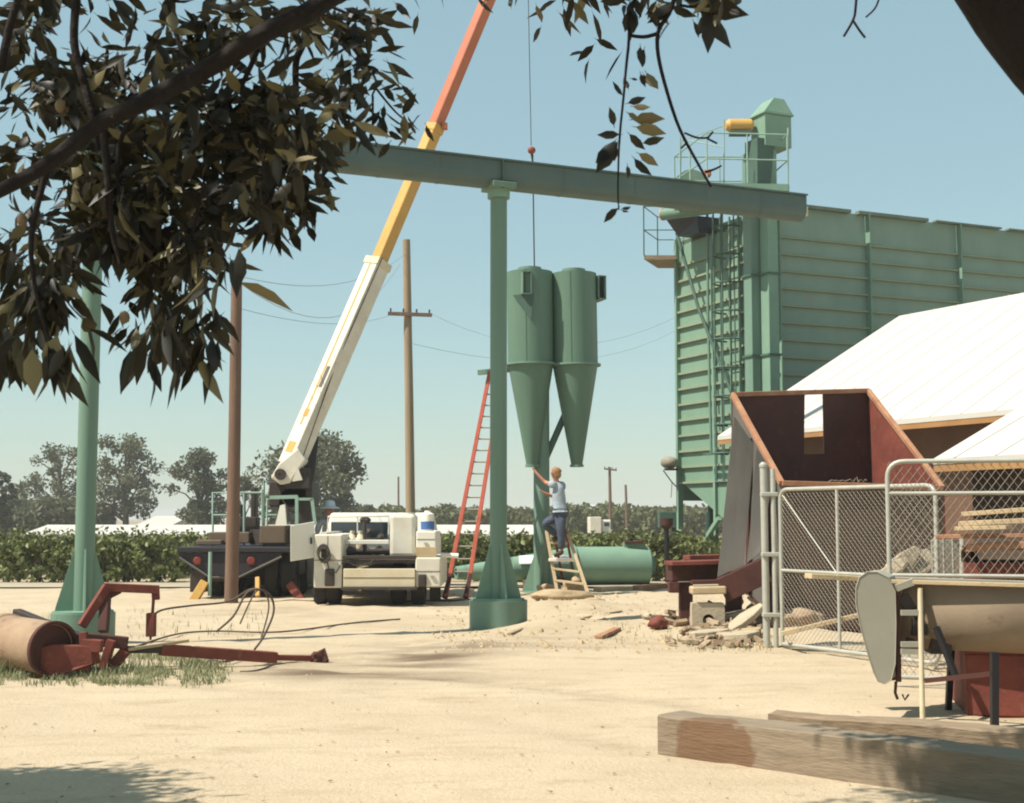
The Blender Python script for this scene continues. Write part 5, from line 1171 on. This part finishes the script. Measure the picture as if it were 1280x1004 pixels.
# red bin on the ground below
rb_ = thing('red_box', 'red metal box standing on the ground under the conveyor at right', 'box', V(P(1245, 648, 10.9).x, 10.9, 0))
a = P(1209, 893, 10.6); z1_ = P(1209, 817, 10.6).z
MB().hexa([V(a.x, 10.6, 0.01), V(a.x + 1.3, 10.3, 0.01), V(a.x + 1.5, 11.3, 0.01), V(a.x + .2, 11.6, 0.01), V(a.x, 10.6, z1_), V(a.x + 1.3, 10.3, z1_), V(a.x + 1.5, 11.3, z1_), V(a.x + .2, 11.6, z1_)]).build('box_body', M['rust'], rb_, .012)
MB().hexa([V(a.x - .015, 10.58, z1_ + .002), V(a.x + 1.31, 10.28, z1_ + .002), V(a.x + 1.52, 11.32, z1_ + .002), V(a.x + .19, 11.62, z1_ + .002), V(a.x - .015, 10.58, z1_ + .035), V(a.x + 1.31, 10.28, z1_ + .035), V(a.x + 1.52, 11.32, z1_ + .035), V(a.x + .19, 11.62, z1_ + .035)]).build('box_rim', M['rust'], rb_)

# ---------------------------------------------------------------- heavy timbers in the foreground
def timber(label, pa, pb, wd, ht, m, seed):
    a, b_ = Vector(pa), Vector(pb); d = (b_ - a).normalized(); s_ = V(-d.y, d.x, 0); s_ = s_ if s_.y > 0 else -s_
    n_ = 46; mb = MB(); ring_ = []
    sec = [(0, 0), (0, .5), (0, .96), (.04, 1), (.5, 1), (.96, 1), (1, .96), (1, .5), (1, 0), (.5, 0)]
    for j in range(n_ + 1):
        f_ = j / n_; c_ = a.lerp(b_, f_); ring = []
        for k, (u_, v_) in enumerate(sec):
            nz_ = noise.noise(V(f_ * 9, k * .7, seed)) * .012 + noise.noise(V(f_ * 40, k * 1.3, seed)) * .005
            ring.append(c_ + s_ * (u_ * wd + nz_) + UP * (max(0, v_) * ht * (1 + .03 * noise.noise(V(f_ * 6, seed, 2))) + nz_ * (v_ > .1)))
        ring_ += ring
    m_ = len(sec)
    mb.add(ring_, [(j * m_ + k, j * m_ + (k + 1) % m_, (j + 1) * m_ + (k + 1) % m_, (j + 1) * m_ + k) for j in range(n_) for k in range(m_)])
    mb.add(ring_[:m_], [tuple(range(m_))]); mb.add(ring_[-m_:], [tuple(range(m_ - 1, -1, -1))])
    return tag(mb.build('timber_beam', m, rec=True), label, 'timber')
ta = V(.943, 8.96, 0); dirt_ = V(1.81, -1.66, 0).normalized(); tb3 = ta + dirt_ * 4.2
def grainmat(name, c1, c2, c3, d):
    m = mat(name, c1, c2, c3, 2.2, .9, bump=.4, bscale=7, amt3=.45)
    for n_ in m.node_tree.nodes:
        if n_.type == 'MAPPING':
            n_.vector_type = 'TEXTURE'; n_.inputs['Rotation'].default_value = (0, 0, math.atan2(d.y, d.x)); n_.inputs['Scale'].default_value = (.6, .10, .10)
    return m
tmat = grainmat('grey_old_timber', (.27, .21, .145), (.20, .152, .105), (.13, .088, .058), dirt_)
t = tmat.node_tree; N = t.nodes; L = t.links; bs = N['Principled BSDF']; src = bs.inputs['Base Color'].links[0].from_socket
geo = N.new('ShaderNodeNewGeometry'); dist = N.new('ShaderNodeVectorMath'); dist.operation = 'DISTANCE'; sc_ = N.new('ShaderNodeVectorMath'); sc_.operation = 'MULTIPLY'; sc_.inputs[1].default_value = (1, 1, .9)
stp_ = ta + dirt_ * .42 + UP * .06; L.new(geo.outputs['Position'], sc_.inputs[0]); L.new(sc_.outputs[0], dist.inputs[0]); dist.inputs[1].default_value = (stp_.x, stp_.y, stp_.z * .9)
nn = N.new('ShaderNodeTexNoise'); nn.inputs['Scale'].default_value = 6; L.new(geo.outputs['Position'], nn.inputs['Vector'])
mm = N.new('ShaderNodeMath'); mm.operation = 'MULTIPLY_ADD'; L.new(nn.outputs[0], mm.inputs[0]); mm.inputs[1].default_value = .3; L.new(dist.outputs['Value'], mm.inputs[2])
rr_ = N.new('ShaderNodeMapRange'); rr_.inputs[1].default_value = .40; rr_.inputs[2].default_value = .44; rr_.inputs[3].default_value = .85; rr_.inputs[4].default_value = 0; L.new(mm.outputs[0], rr_.inputs[0])
mx = N.new('ShaderNodeMix'); mx.data_type = 'RGBA'; L.new(rr_.outputs[0], mx.inputs[0]); L.new(src, mx.inputs[6]); mx.inputs[7].default_value = (.155, .085, .045, 1); L.new(mx.outputs[2], bs.inputs['Base Color'])
timber('long stained heavy timber lying nearest the camera at lower right', ta, tb3, .30, .25, tmat, 1)
td2 = V(1.49, -.79, 0).normalized(); tq = V(1.73, 9.35, 0)
timber('second heavy timber lying just behind the stained one', tq, tq + td2 * 3.6, .22, .20, grainmat('brown_old_timber', (.29, .215, .14), (.19, .135, .09), (.13, .08, .05), td2), 2)

# ---------------------------------------------------------------- red land roller at left
ro = thing('land_roller', 'old red farm roller with a pale drum and long red drawbar at left', 'farm implement', V(P(60, 648, 13.8).x, 13.8, 0))
d0 = P(-70, 812, 14.6); d1 = P(66, 814, 13.35); d0.z = .34; d1.z = .26
axr = (d1 - d0).normalized(); ln = (d1 - d0).length
MB().lathe(d0, axr, [(0, .0), (0, .255), (ln * .55, .255), (ln * .56, .272), (ln * .60, .272), (ln * .61, .255), (ln, .255), (ln, .24), (ln - .06, .22), (ln - .06, 0)], 36).build('drum', M['drumrust'], ro)
MB().lathe(d0 + axr * (ln - .02), axr, [(0, .24), (0, .268), (.045, .268), (.045, .24), (-.02, .23), (-.02, 0)], 36).build('drum_band', M['rust_dark'], ro)
pf_ = MB(); pf_.prism([P(46, 846, 13.3), P(44, 812, 13.3), P(64, 806, 13.3), P(113, 808, 13.35), P(116, 830, 13.35), P(80, 842, 13.3)], V(.05, .1, 0)); pf_.build('end_plate', M['rust'], ro, .008, rec=True)
MB().bar(P(20, 768, 14.2), P(100, 800, 13.6), .10, .12).build('frame_rail', M['machine'], ro, .01)
MB().bar(P(100, 798, 13.6), P(160, 804, 13.7), .10, .12).build('frame_rail', M['rust_dark'], ro, .01)
ep = MB(); ep.bar(P(108, 838, 13.4), P(104, 790, 13.4), .08, .06, V(0, 1, 0)); ep.bar(P(104, 806, 13.4), P(128, 808, 13.4), .1, .12); ep.bar(P(128, 838, 13.6), P(140, 800, 13.6), .1, .08); ep.bar(P(140, 834, 13.7), P(158, 812, 13.7), .1, .1); ep.build('bearing_bracket', M['rust'], ro, .008)
MB().bar(P(102, 783, 13.75), P(134, 733, 13.9), .075, .085).build('arch_strut', M['rust'], ro, .006)
MB().bar(P(129, 790, 13.8), P(133, 735, 13.95), .09, .10, V(0, 1, 0)).build('arch_strut', M['rust_dark'], ro, .006)
MB().bar(P(130, 734, 13.95), P(198, 737, 14.1), .09, .085).build('arch_beam', M['rust'], ro, .006)
MB().bar(P(134, 746, 13.95), P(150, 738, 14.0), .06, .06).build('arch_gusset', M['rust_dark'], ro)
MB().bar(P(194, 732, 14.1), P(195, 750, 14.1), .07, .06, V(0, 1, 0)).build('arch_knuckle', M['rust'], ro)
MB().tube([P(192, 748, 14.1), P(190, 775, 14.1), P(188, 800, 14.1)], [.016, .016, .012], 8).build('drop_rod', M['rust'], ro)
MB().box(P(189, 781, 14.1), (.09, .09, .24)).build('rod_block', M['rust'], ro, .008)
dA, dB_ = P(158, 812, 13.8), P(345, 822, 14.5)
MB().bar(P(200, 812, 13.9), dB_, .12, .115).build('drawbar', M['rust'], ro, .01)
MB().bar(P(150, 812, 13.75), P(204, 812, 13.9), .08, .07).build('drawbar_root', M['machine'], ro, .01)
MB().bar(P(160, 812, 13.7), P(236, 801, 14.0), .03, .03).build('pale_rod', M['woodlt'], ro)
MB().bar(dB_, P(392, 823, 14.7), .06, .06).build('tongue', M['rust'], ro, .008)
MB().bar(P(238, 814.5, 14.06), P(245, 815, 14.10), .135, .13).build('sleeve', M['woodlt'], ro, .004)
ht = MB(); ht.blob(P(398, 823, 14.7), (.09, .08, .07), 1, 2, .3, 2.5, flat=1); ht.tube([P(395, 818, 14.7), P(405, 812, 14.7), P(409, 826, 14.7), P(402, 832, 14.7)], .022, 8); ht.build('hitch', M['rust_dark'], ro)
def hose(label, pts, r=.012, m='hose'):
    v_ = [P(*p) for p in pts]; out_ = []
    for i in range(len(v_) - 1):
        p0, p1, p2_, p3 = v_[max(i - 1, 0)], v_[i], v_[i + 1], v_[min(i + 2, len(v_) - 1)]
        for k in range(6):
            t_ = k / 6; out_.append(.5 * ((2 * p1) + (p2_ - p0) * t_ + (2 * p0 - 5 * p1 + 4 * p2_ - p3) * t_ ** 2 + (3 * p1 - p0 - 3 * p2_ + p3) * t_ ** 3))
    tag(MB().tube(out_ + [v_[-1]], r, 7).build('hose', M[m]), label, 'hose')
hose('dark looped hose arching up beside the brown pole foot', [(270, 790, 14.3), (292, 770, 14.4), (308, 742, 14.5), (325, 737, 14.6), (338, 745, 14.7), (342, 765, 14.7), (330, 795, 14.6), (318, 812, 14.5)], .012)
hose('hose sagging from the roller arch toward the brown pole', [(190, 770, 14.1), (205, 762, 14.2), (240, 757, 14.6), (285, 752, 14.9), (310, 738, 15.0), (322, 736, 15.0)], .011)
hose('second loop of hose inside the larger arched loop', [(300, 780, 14.8), (318, 742, 14.9), (330, 739, 14.9), (336, 760, 14.9), (326, 800, 14.8)], .009)
def ghose(label, pts, r=.014):
    v_ = []
    for px, py in pts: g = G(px, py); v_.append((px, py - 2, g.y))
    hose(label, v_, r)
ghose('long dark cable lying on the dirt running right from the roller', [(165, 812), (220, 795), (270, 791), (350, 792), (440, 781), (500, 776)], .012)
ghose('thin cable on the dirt in front of the red drawbar', [(255, 824), (275, 829), (300, 826), (318, 823)], .01)
ghose('short cable end lying below the drawbar tip', [(300, 842), (322, 840), (345, 832)], .01)

# ---------------------------------------------------------------- grass and weeds
random.seed(77); gr = MB()
def blades(n, px0, px1, py0, py1, h, dens=None):
    for _ in range(n):
        px, py = random.uniform(px0, px1), random.uniform(py0, py1)
        if dens and random.random() > dens(px, py): continue
        g = G(px, py); g.z = gz(g.x, g.y) - .01; hh = h * random.uniform(.4, 1.2)
        a = random.random() * 6.28; d = V(math.cos(a), math.sin(a), 0); s_ = V(-d.y, d.x, 0) * random.uniform(.003, .007); ln_ = random.uniform(.2, .8)
        m_ = g + d * hh * ln_ * .4 + UP * hh * .6; t_ = g + d * hh * ln_ + UP * hh * .95
        gr.add([g - s_, g + s_, m_ + s_ * .7, m_ - s_ * .7, t_], [(0, 1, 2, 3), (3, 2, 4)])
def dn(px, py):
    lim = 858 if px < 200 else 858 - (px - 200) * .03
    k = max(0, min(1, noise.noise(V(px * .035, py * .08, 1)) * 2.2 + .75)) * (.25 if 44 < px < 88 else 1)
    return k * (1 if 805 + abs(px - 120) * .06 < py < lim else .15) * (1 if px < 250 else max(0, 1 - (px - 250) / 45))
blades(11000, -20, 300, 818, 860, .085, dn); blades(1500, -20, 60, 815, 845, .22); blades(300, 90, 250, 826, 850, .15)
blades(260, 860, 965, 800, 815, .10); blades(160, 750, 850, 790, 806, .09, lambda a, b_: .5); blades(120, 500, 640, 770, 800, .05, lambda a, b_: .3); blades(250, 160, 330, 765, 800, .12, lambda a, b_: .5)
blades(60, 15, 25, 800, 818, .5); blades(60, 55, 66, 800, 815, .45)
gr.build('grass', M['grassb'], kind='stuff')
# pebbles
random.seed(78); pb_ = MB(); lt_ = MB()
for _ in range(900):
    px, py = random.uniform(-30, 1300), 742 + 262 * random.random() ** 1.3; g = G(px, py); s_ = random.uniform(.004, .010) * (1 if py > 860 else 1.8)
    vs_ = [g + V(random.uniform(.6, 1.2) * s_ * math.cos(a), random.uniform(.6, 1.2) * s_ * math.sin(a), gz(g.x, g.y) - .003) for a in (0, 1.26, 2.5, 3.77, 5.0)]
    pb_.add(vs_ + [g + UP * (gz(g.x, g.y) + s_ * .8)], [(i, (i + 1) % 5, 5) for i in range(5)])
for _ in range(900):
    px, py = random.uniform(540, 960), random.uniform(742, 818); g = G(px, py); s_ = random.uniform(.012, .04) * (1 if random.random() < .9 else 2)
    vs_ = [g + V(random.uniform(.5, 1.3) * s_ * math.cos(a), random.uniform(.5, 1.3) * s_ * math.sin(a), gz(g.x, g.y) - .003) for a in (0, 1.26, 2.5, 3.77, 5.0)]
    pb_.add(vs_ + [g + V(random.uniform(-.3, .3) * s_, 0, gz(g.x, g.y) + s_ * random.uniform(.5, .9))], [(i, (i + 1) % 5, 5) for i in range(5)])
for _ in range(170):
    px, py = random.uniform(-30, 1300), 800 + 230 * random.random(); g = G(px, py); a = random.random() * 6.28; l_ = random.uniform(.015, .045)
    d = V(math.cos(a), math.sin(a), 0); s_ = V(-d.y, d.x, 0) * l_ * .22; g.z = gz(g.x, g.y) + .008
    lt_.add([g, g + d * l_ * .5 + s_ + UP * .008, g + d * l_ + UP * .004, g + d * l_ * .5 - s_], [(0, 1, 2, 3)])
lt_.build('leaf_litter', M['litter'], kind='stuff')
pb_.build('pebbles', M['earth'], kind='stuff')

# ---------------------------------------------------------------- near tree: trunk at right, limbs overhead, leaves at left and top
random.seed(101)
tree = thing('tree', 'leafy shade tree framing the picture with dark drooping branches', 'tree', V(2.0, 3.0, 0))
tk = MB(); tpts = [V(2.05, 3.0, -.1), V(1.98, 3.0, .8), V(1.82, 3.0, 1.7), P(1460, 230, 3.0), P(1318, 62, 3.0), P(1226, -44, 3.0), V(.72, 2.8, 3.25), V(.1, 2.5, 4.0), V(-.8, 2.2, 4.7), V(-2.0, 2.0, 5.2)]
def smooth(pts, n=5):
    out_ = []
    for i in range(len(pts) - 1):
        p0, p1, p2_, p3 = pts[max(i - 1, 0)], pts[i], pts[i + 1], pts[min(i + 2, len(pts) - 1)]
        for k in range(n):
            t_ = k / n; out_.append(.5 * ((2 * p1) + (p2_ - p0) * t_ + (2 * p0 - 5 * p1 + 4 * p2_ - p3) * t_ ** 2 + (3 * p1 - p0 - 3 * p2_ + p3) * t_ ** 3))
    return out_ + [pts[-1]]
def limb(mb, pts, r0, r1, n=8, rough=.0):
    sp__ = smooth(pts); m_ = len(sp__); mb.tube([p + V(noise.noise(p * 6), noise.noise(p * 6 + V(9, 0, 0)), noise.noise(p * 6 + V(0, 9, 0))) * rough for p in sp__], [r0 + (r1 - r0) * i / (m_ - 1) for i in range(m_)], n)
limb(tk, tpts, .15, .05, 18, .012)
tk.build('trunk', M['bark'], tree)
lm = MB(); HOLES = []
limb(lm, [V(.1, 2.5, 4.0), V(-.2, 3.4, 3.6), P(480, -70, 3.7), P(400, 5, 3.6), P(330, 42, 3.5), P(250, 90, 3.5), P(170, 133, 3.4), P(125, 155, 3.4), P(60, 205, 3.35), P(0, 240, 3.3), P(-70, 270, 3.3)], .034, .015, 10, .006)
def tw2(pts, r0, r1=None, z=None): limb(lm, [P(*p) if len(p) == 3 else P(p[0], p[1], z or 3.9) for p in pts], r0, r1 or r0 * .5, 7, .004)
tw2([(388, 12), (378, 55), (369, 82), (372, 140), (386, 175), (408, 208)], .013, .007, 4.05)
tw2([(96, -20), (93, 50), (104, 100), (116, 152)], .012, .012, 3.75)
tw2([(128, 155), (134, 220), (140, 290), (150, 330)], .013, .005, 3.75)
tw2([(172, 133), (150, 180), (150, 250), (165, 310)], .008, .004, 3.8)
tw2([(0, 90), (12, 30), (30, -20)], .012, .01, 3.6); tw2([(250, 92), (225, 60), (205, -20)], .008, .006, 3.85); tw2([(330, 42), (300, 110), (262, 160), (255, 230)], .009, .004, 3.9)
tw2([(60, 205), (40, 290), (45, 360), (60, 420)], .010, .004, 3.6); tw2([(255, 230), (240, 300), (230, 380)], .006, .003, 3.8); tw2([(405, 10), (425, 40), (450, 70), (470, 100), (465, 120)], .007, .003, 4.1); tw2([(466, 120), (466, 150), (464, 175)], .004, .003, 4.1); tw2([(470, 110), (495, 140), (512, 155)], .004, .002, 4.1)
for q in ((105, 170), (112, 200), (100, 225), (115, 250), (108, 275), (95, 290), (120, 292), (300, 150), (325, 200), (350, 150), (365, 195), (330, 225), (310, 240), (345, 275), (280, 190), (260, 250)): HOLES.append(q)
tw2([(405, 5), (440, 20), (470, 30)], .006, .003, 4.1); tw2([(372, 120), (345, 150), (330, 200)], .006, .003, 4.0); tw2([(386, 175), (350, 220), (330, 260)], .006, .003, 4.0)
# right-hand hanging twigs
RZ = 3.75
tw2([(860, -60), (840, 10), (822, 42), (826, 90), (845, 150), (870, 200), (889, 234)], .0075, .0035, RZ)
tw2([(822, 42), (805, 46), (786, 44)], .006, .005, RZ); tw2([(800, -30), (788, 20), (786, 60), (780, 110), (774, 180), (773, 225), (774, 262)], .0055, .002, RZ)
tw2([(856, 166), (872, 172), (886, 172)], .003, .003, RZ); tw2([(885, 173), (892, 164)], .003, .003, RZ); tw2([(885, 173), (897, 179)], .003, .003, RZ); tw2([(882, 216), (893, 212), (902, 207)], .004, .0025, RZ); tw2([(852, 186), (858, 180)], .003, .003, RZ)
tw2([(1072, -40), (1070, 10), (1067, 26), (1056, 46)], .004, .0035, RZ); tw2([(1067, 26), (1075, 38), (1082, 47)], .0035, .0035, RZ); tw2([(1104, -20), (1096, 8), (1083, 22)], .003, .0025, RZ); tw2([(900, -50), (880, 5), (850, 8)], .006, .004, RZ)
limb(lm, [V(.1, 2.5, 4.0), V(.35, 3.2, 3.7), P(860, -60, RZ)], .02, .008, 8, .006); limb(lm, [V(.72, 2.8, 3.25), V(.9, 3.3, 3.3), P(1072, -40, RZ)], .012, .004, 8, .005)
# overhead limbs carrying the unseen crown
for q in ((-3.5, 1.2, 6.2), (-4.6, 4.4, 6.6), (1.5, .5, 6.0), (-1.2, -1.0, 6.4), (-5.5, 1.0, 6.4), (3.0, 3.5, 5.2)):
    limb(lm, [V(-.4, 2.3, 4.45), (V(-.4, 2.3, 4.45) + V(*q)) / 2 + V(0, 0, .4), V(*q)], .045, .015, 8, .02)
lm.build('limb', M['bark'], tree)
def leaf(mb, p, d, ln_, wd, roll, sd=None):
    d = d.normalized(); s_ = d.cross(UP)
    if s_.length < .05: s_ = d.cross(V(0, 1, 0))
    if sd: s_ = d.cross(sd)
    s_.normalize(); s_ = Matrix.Rotation(roll, 3, d) @ s_; n = s_.cross(d); cv_ = random.uniform(-.12, .2)
    st_ = p + d * ln_ * .12
    f = lambda t_, w_, h_: st_ + d * ln_ * t_ + s_ * w_ * wd - n * (cv_ * ln_ * t_ * t_) + n * h_ * wd
    pts = [f(0, 0, 0), f(.28, .42, .14), f(.6, .44, .14), f(1, 0, 0), f(.6, -.44, .14), f(.28, -.42, .14), f(.28, 0, 0), f(.6, 0, 0)]
    mb.add([p - d * .004] + [st_ + s_ * .0015, st_ - s_ * .0015], [(0, 1, 2)])
    mb.add(pts, [(0, 1, 6), (1, 2, 7, 6), (2, 3, 7), (3, 4, 7), (4, 5, 6, 7), (5, 0, 6)], True)
fo = MB()
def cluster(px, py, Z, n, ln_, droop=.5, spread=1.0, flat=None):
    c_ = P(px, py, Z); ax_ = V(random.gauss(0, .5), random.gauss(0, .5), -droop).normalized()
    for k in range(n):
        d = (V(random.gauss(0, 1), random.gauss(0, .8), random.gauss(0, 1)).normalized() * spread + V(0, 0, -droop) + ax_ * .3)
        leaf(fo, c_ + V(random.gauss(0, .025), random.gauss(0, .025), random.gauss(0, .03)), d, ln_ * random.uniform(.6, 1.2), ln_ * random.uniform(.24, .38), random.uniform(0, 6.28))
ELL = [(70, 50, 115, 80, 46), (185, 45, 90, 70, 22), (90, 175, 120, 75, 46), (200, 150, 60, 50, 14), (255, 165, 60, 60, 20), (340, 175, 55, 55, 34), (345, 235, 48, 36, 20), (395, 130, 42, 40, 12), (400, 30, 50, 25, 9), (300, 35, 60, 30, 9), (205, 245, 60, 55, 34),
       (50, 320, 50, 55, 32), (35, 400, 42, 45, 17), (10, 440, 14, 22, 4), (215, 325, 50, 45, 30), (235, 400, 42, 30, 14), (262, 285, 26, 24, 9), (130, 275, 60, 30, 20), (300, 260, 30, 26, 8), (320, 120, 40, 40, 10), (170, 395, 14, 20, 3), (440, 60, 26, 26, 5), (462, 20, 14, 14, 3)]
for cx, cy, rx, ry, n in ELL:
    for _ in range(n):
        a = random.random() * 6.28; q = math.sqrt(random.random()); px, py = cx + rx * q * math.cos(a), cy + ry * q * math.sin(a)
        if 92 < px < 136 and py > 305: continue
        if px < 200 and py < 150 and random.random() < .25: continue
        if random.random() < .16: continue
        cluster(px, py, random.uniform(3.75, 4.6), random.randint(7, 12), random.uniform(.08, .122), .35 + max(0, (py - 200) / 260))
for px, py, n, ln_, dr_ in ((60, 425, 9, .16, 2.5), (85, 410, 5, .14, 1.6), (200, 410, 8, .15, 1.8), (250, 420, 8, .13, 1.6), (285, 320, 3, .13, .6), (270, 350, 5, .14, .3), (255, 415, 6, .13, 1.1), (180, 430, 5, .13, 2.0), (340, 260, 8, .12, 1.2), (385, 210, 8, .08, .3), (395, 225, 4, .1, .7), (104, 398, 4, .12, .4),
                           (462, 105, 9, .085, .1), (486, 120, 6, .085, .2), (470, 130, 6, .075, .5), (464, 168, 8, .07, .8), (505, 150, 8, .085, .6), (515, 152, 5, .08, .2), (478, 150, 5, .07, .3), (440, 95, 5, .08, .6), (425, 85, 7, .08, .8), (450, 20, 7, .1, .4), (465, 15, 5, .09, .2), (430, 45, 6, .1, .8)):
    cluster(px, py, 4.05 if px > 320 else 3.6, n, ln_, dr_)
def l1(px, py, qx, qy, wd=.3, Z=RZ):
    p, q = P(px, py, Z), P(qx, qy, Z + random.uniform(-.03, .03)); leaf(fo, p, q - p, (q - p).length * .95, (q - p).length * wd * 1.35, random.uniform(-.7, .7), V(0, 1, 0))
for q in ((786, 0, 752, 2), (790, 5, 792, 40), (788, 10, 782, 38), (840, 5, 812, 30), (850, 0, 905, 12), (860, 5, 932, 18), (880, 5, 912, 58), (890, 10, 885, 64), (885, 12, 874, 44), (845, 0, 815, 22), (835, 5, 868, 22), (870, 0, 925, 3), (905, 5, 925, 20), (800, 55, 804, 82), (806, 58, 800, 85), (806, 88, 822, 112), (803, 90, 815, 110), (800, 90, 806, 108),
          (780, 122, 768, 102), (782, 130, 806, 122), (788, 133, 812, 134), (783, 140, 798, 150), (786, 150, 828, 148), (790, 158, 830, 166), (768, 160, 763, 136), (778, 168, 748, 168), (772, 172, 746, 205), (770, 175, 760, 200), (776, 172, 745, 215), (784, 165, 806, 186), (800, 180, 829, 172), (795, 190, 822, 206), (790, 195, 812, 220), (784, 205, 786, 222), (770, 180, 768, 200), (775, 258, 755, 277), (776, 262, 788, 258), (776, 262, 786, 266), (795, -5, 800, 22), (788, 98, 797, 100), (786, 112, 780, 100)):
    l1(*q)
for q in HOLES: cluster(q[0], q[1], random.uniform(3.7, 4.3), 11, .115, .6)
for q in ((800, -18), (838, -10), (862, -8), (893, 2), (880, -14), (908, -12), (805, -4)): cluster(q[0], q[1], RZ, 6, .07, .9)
# unseen crown overhead: shades the hanging branches and the ground round the camera
def crown_cluster(c_):
    for k in range(26):
        d = V(random.gauss(0, 1), random.gauss(0, 1), random.gauss(0, 1) - .4)
        leaf(fo, c_ + V(random.gauss(0, .2), random.gauss(0, .2), random.gauss(0, .2)), d, random.uniform(.12, .2), random.uniform(.035, .055), random.uniform(0, 6.28))
sh2 = Vector((-SUN.x / SUN.z, -SUN.y / SUN.z, 0))
def over(gx_, gy_, h_): return V(gx_, gy_, 0) - sh2 * h_ + UP * h_     # a crown spot whose shade falls on a given ground place
n_c = 0
while n_c < 520:
    gx_, gy_ = random.uniform(-3.8, 4.6), random.uniform(.5, 6.6); h_ = random.uniform(4.0, 6.6); c_ = over(gx_, gy_, h_)
    if c_.z < EYE + .40 * c_.y + 1.0 and c_.y > 0: continue
    crown_cluster(c_); n_c += 1
for _ in range(300):
    g = G(random.gauss(30, 48), random.uniform(974, 1030)); h_ = random.uniform(3.2, 4.6); crown_cluster(over(g.x, g.y, h_))
for _ in range(330):
    g = G(1150 + 280 * random.random() ** .8, random.uniform(960, 1090)); h_ = random.uniform(4.4, 6.4); crown_cluster(over(g.x, g.y, h_))
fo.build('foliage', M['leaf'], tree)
for px, py in ((75, 132), (155, 397), (28, 275)):
    MB().blob(P(px, py, 3.6), (.014, .013, .019), px, 2, .12).build('nut', M['hull'], tree)

# ---------------------------------------------------------------- haze: thin warm dust in the air of the plain
hz_ = MB().box((0, 800, 7.4), (5600, 5600, 17.0))
hm_ = bpy.data.materials.new('haze'); hm_.use_nodes = True; hn = hm_.node_tree.nodes; hn.remove(hn['Principled BSDF'])
pv = hn.new('ShaderNodeVolumePrincipled'); pv.inputs['Color'].default_value = (.97, .95, .90, 1); pv.inputs['Density'].default_value = HAZE
hm_.node_tree.links.new(pv.outputs[0], hn['Material Output'].inputs['Volume'])
hz_.build('haze', hm_, kind='stuff')
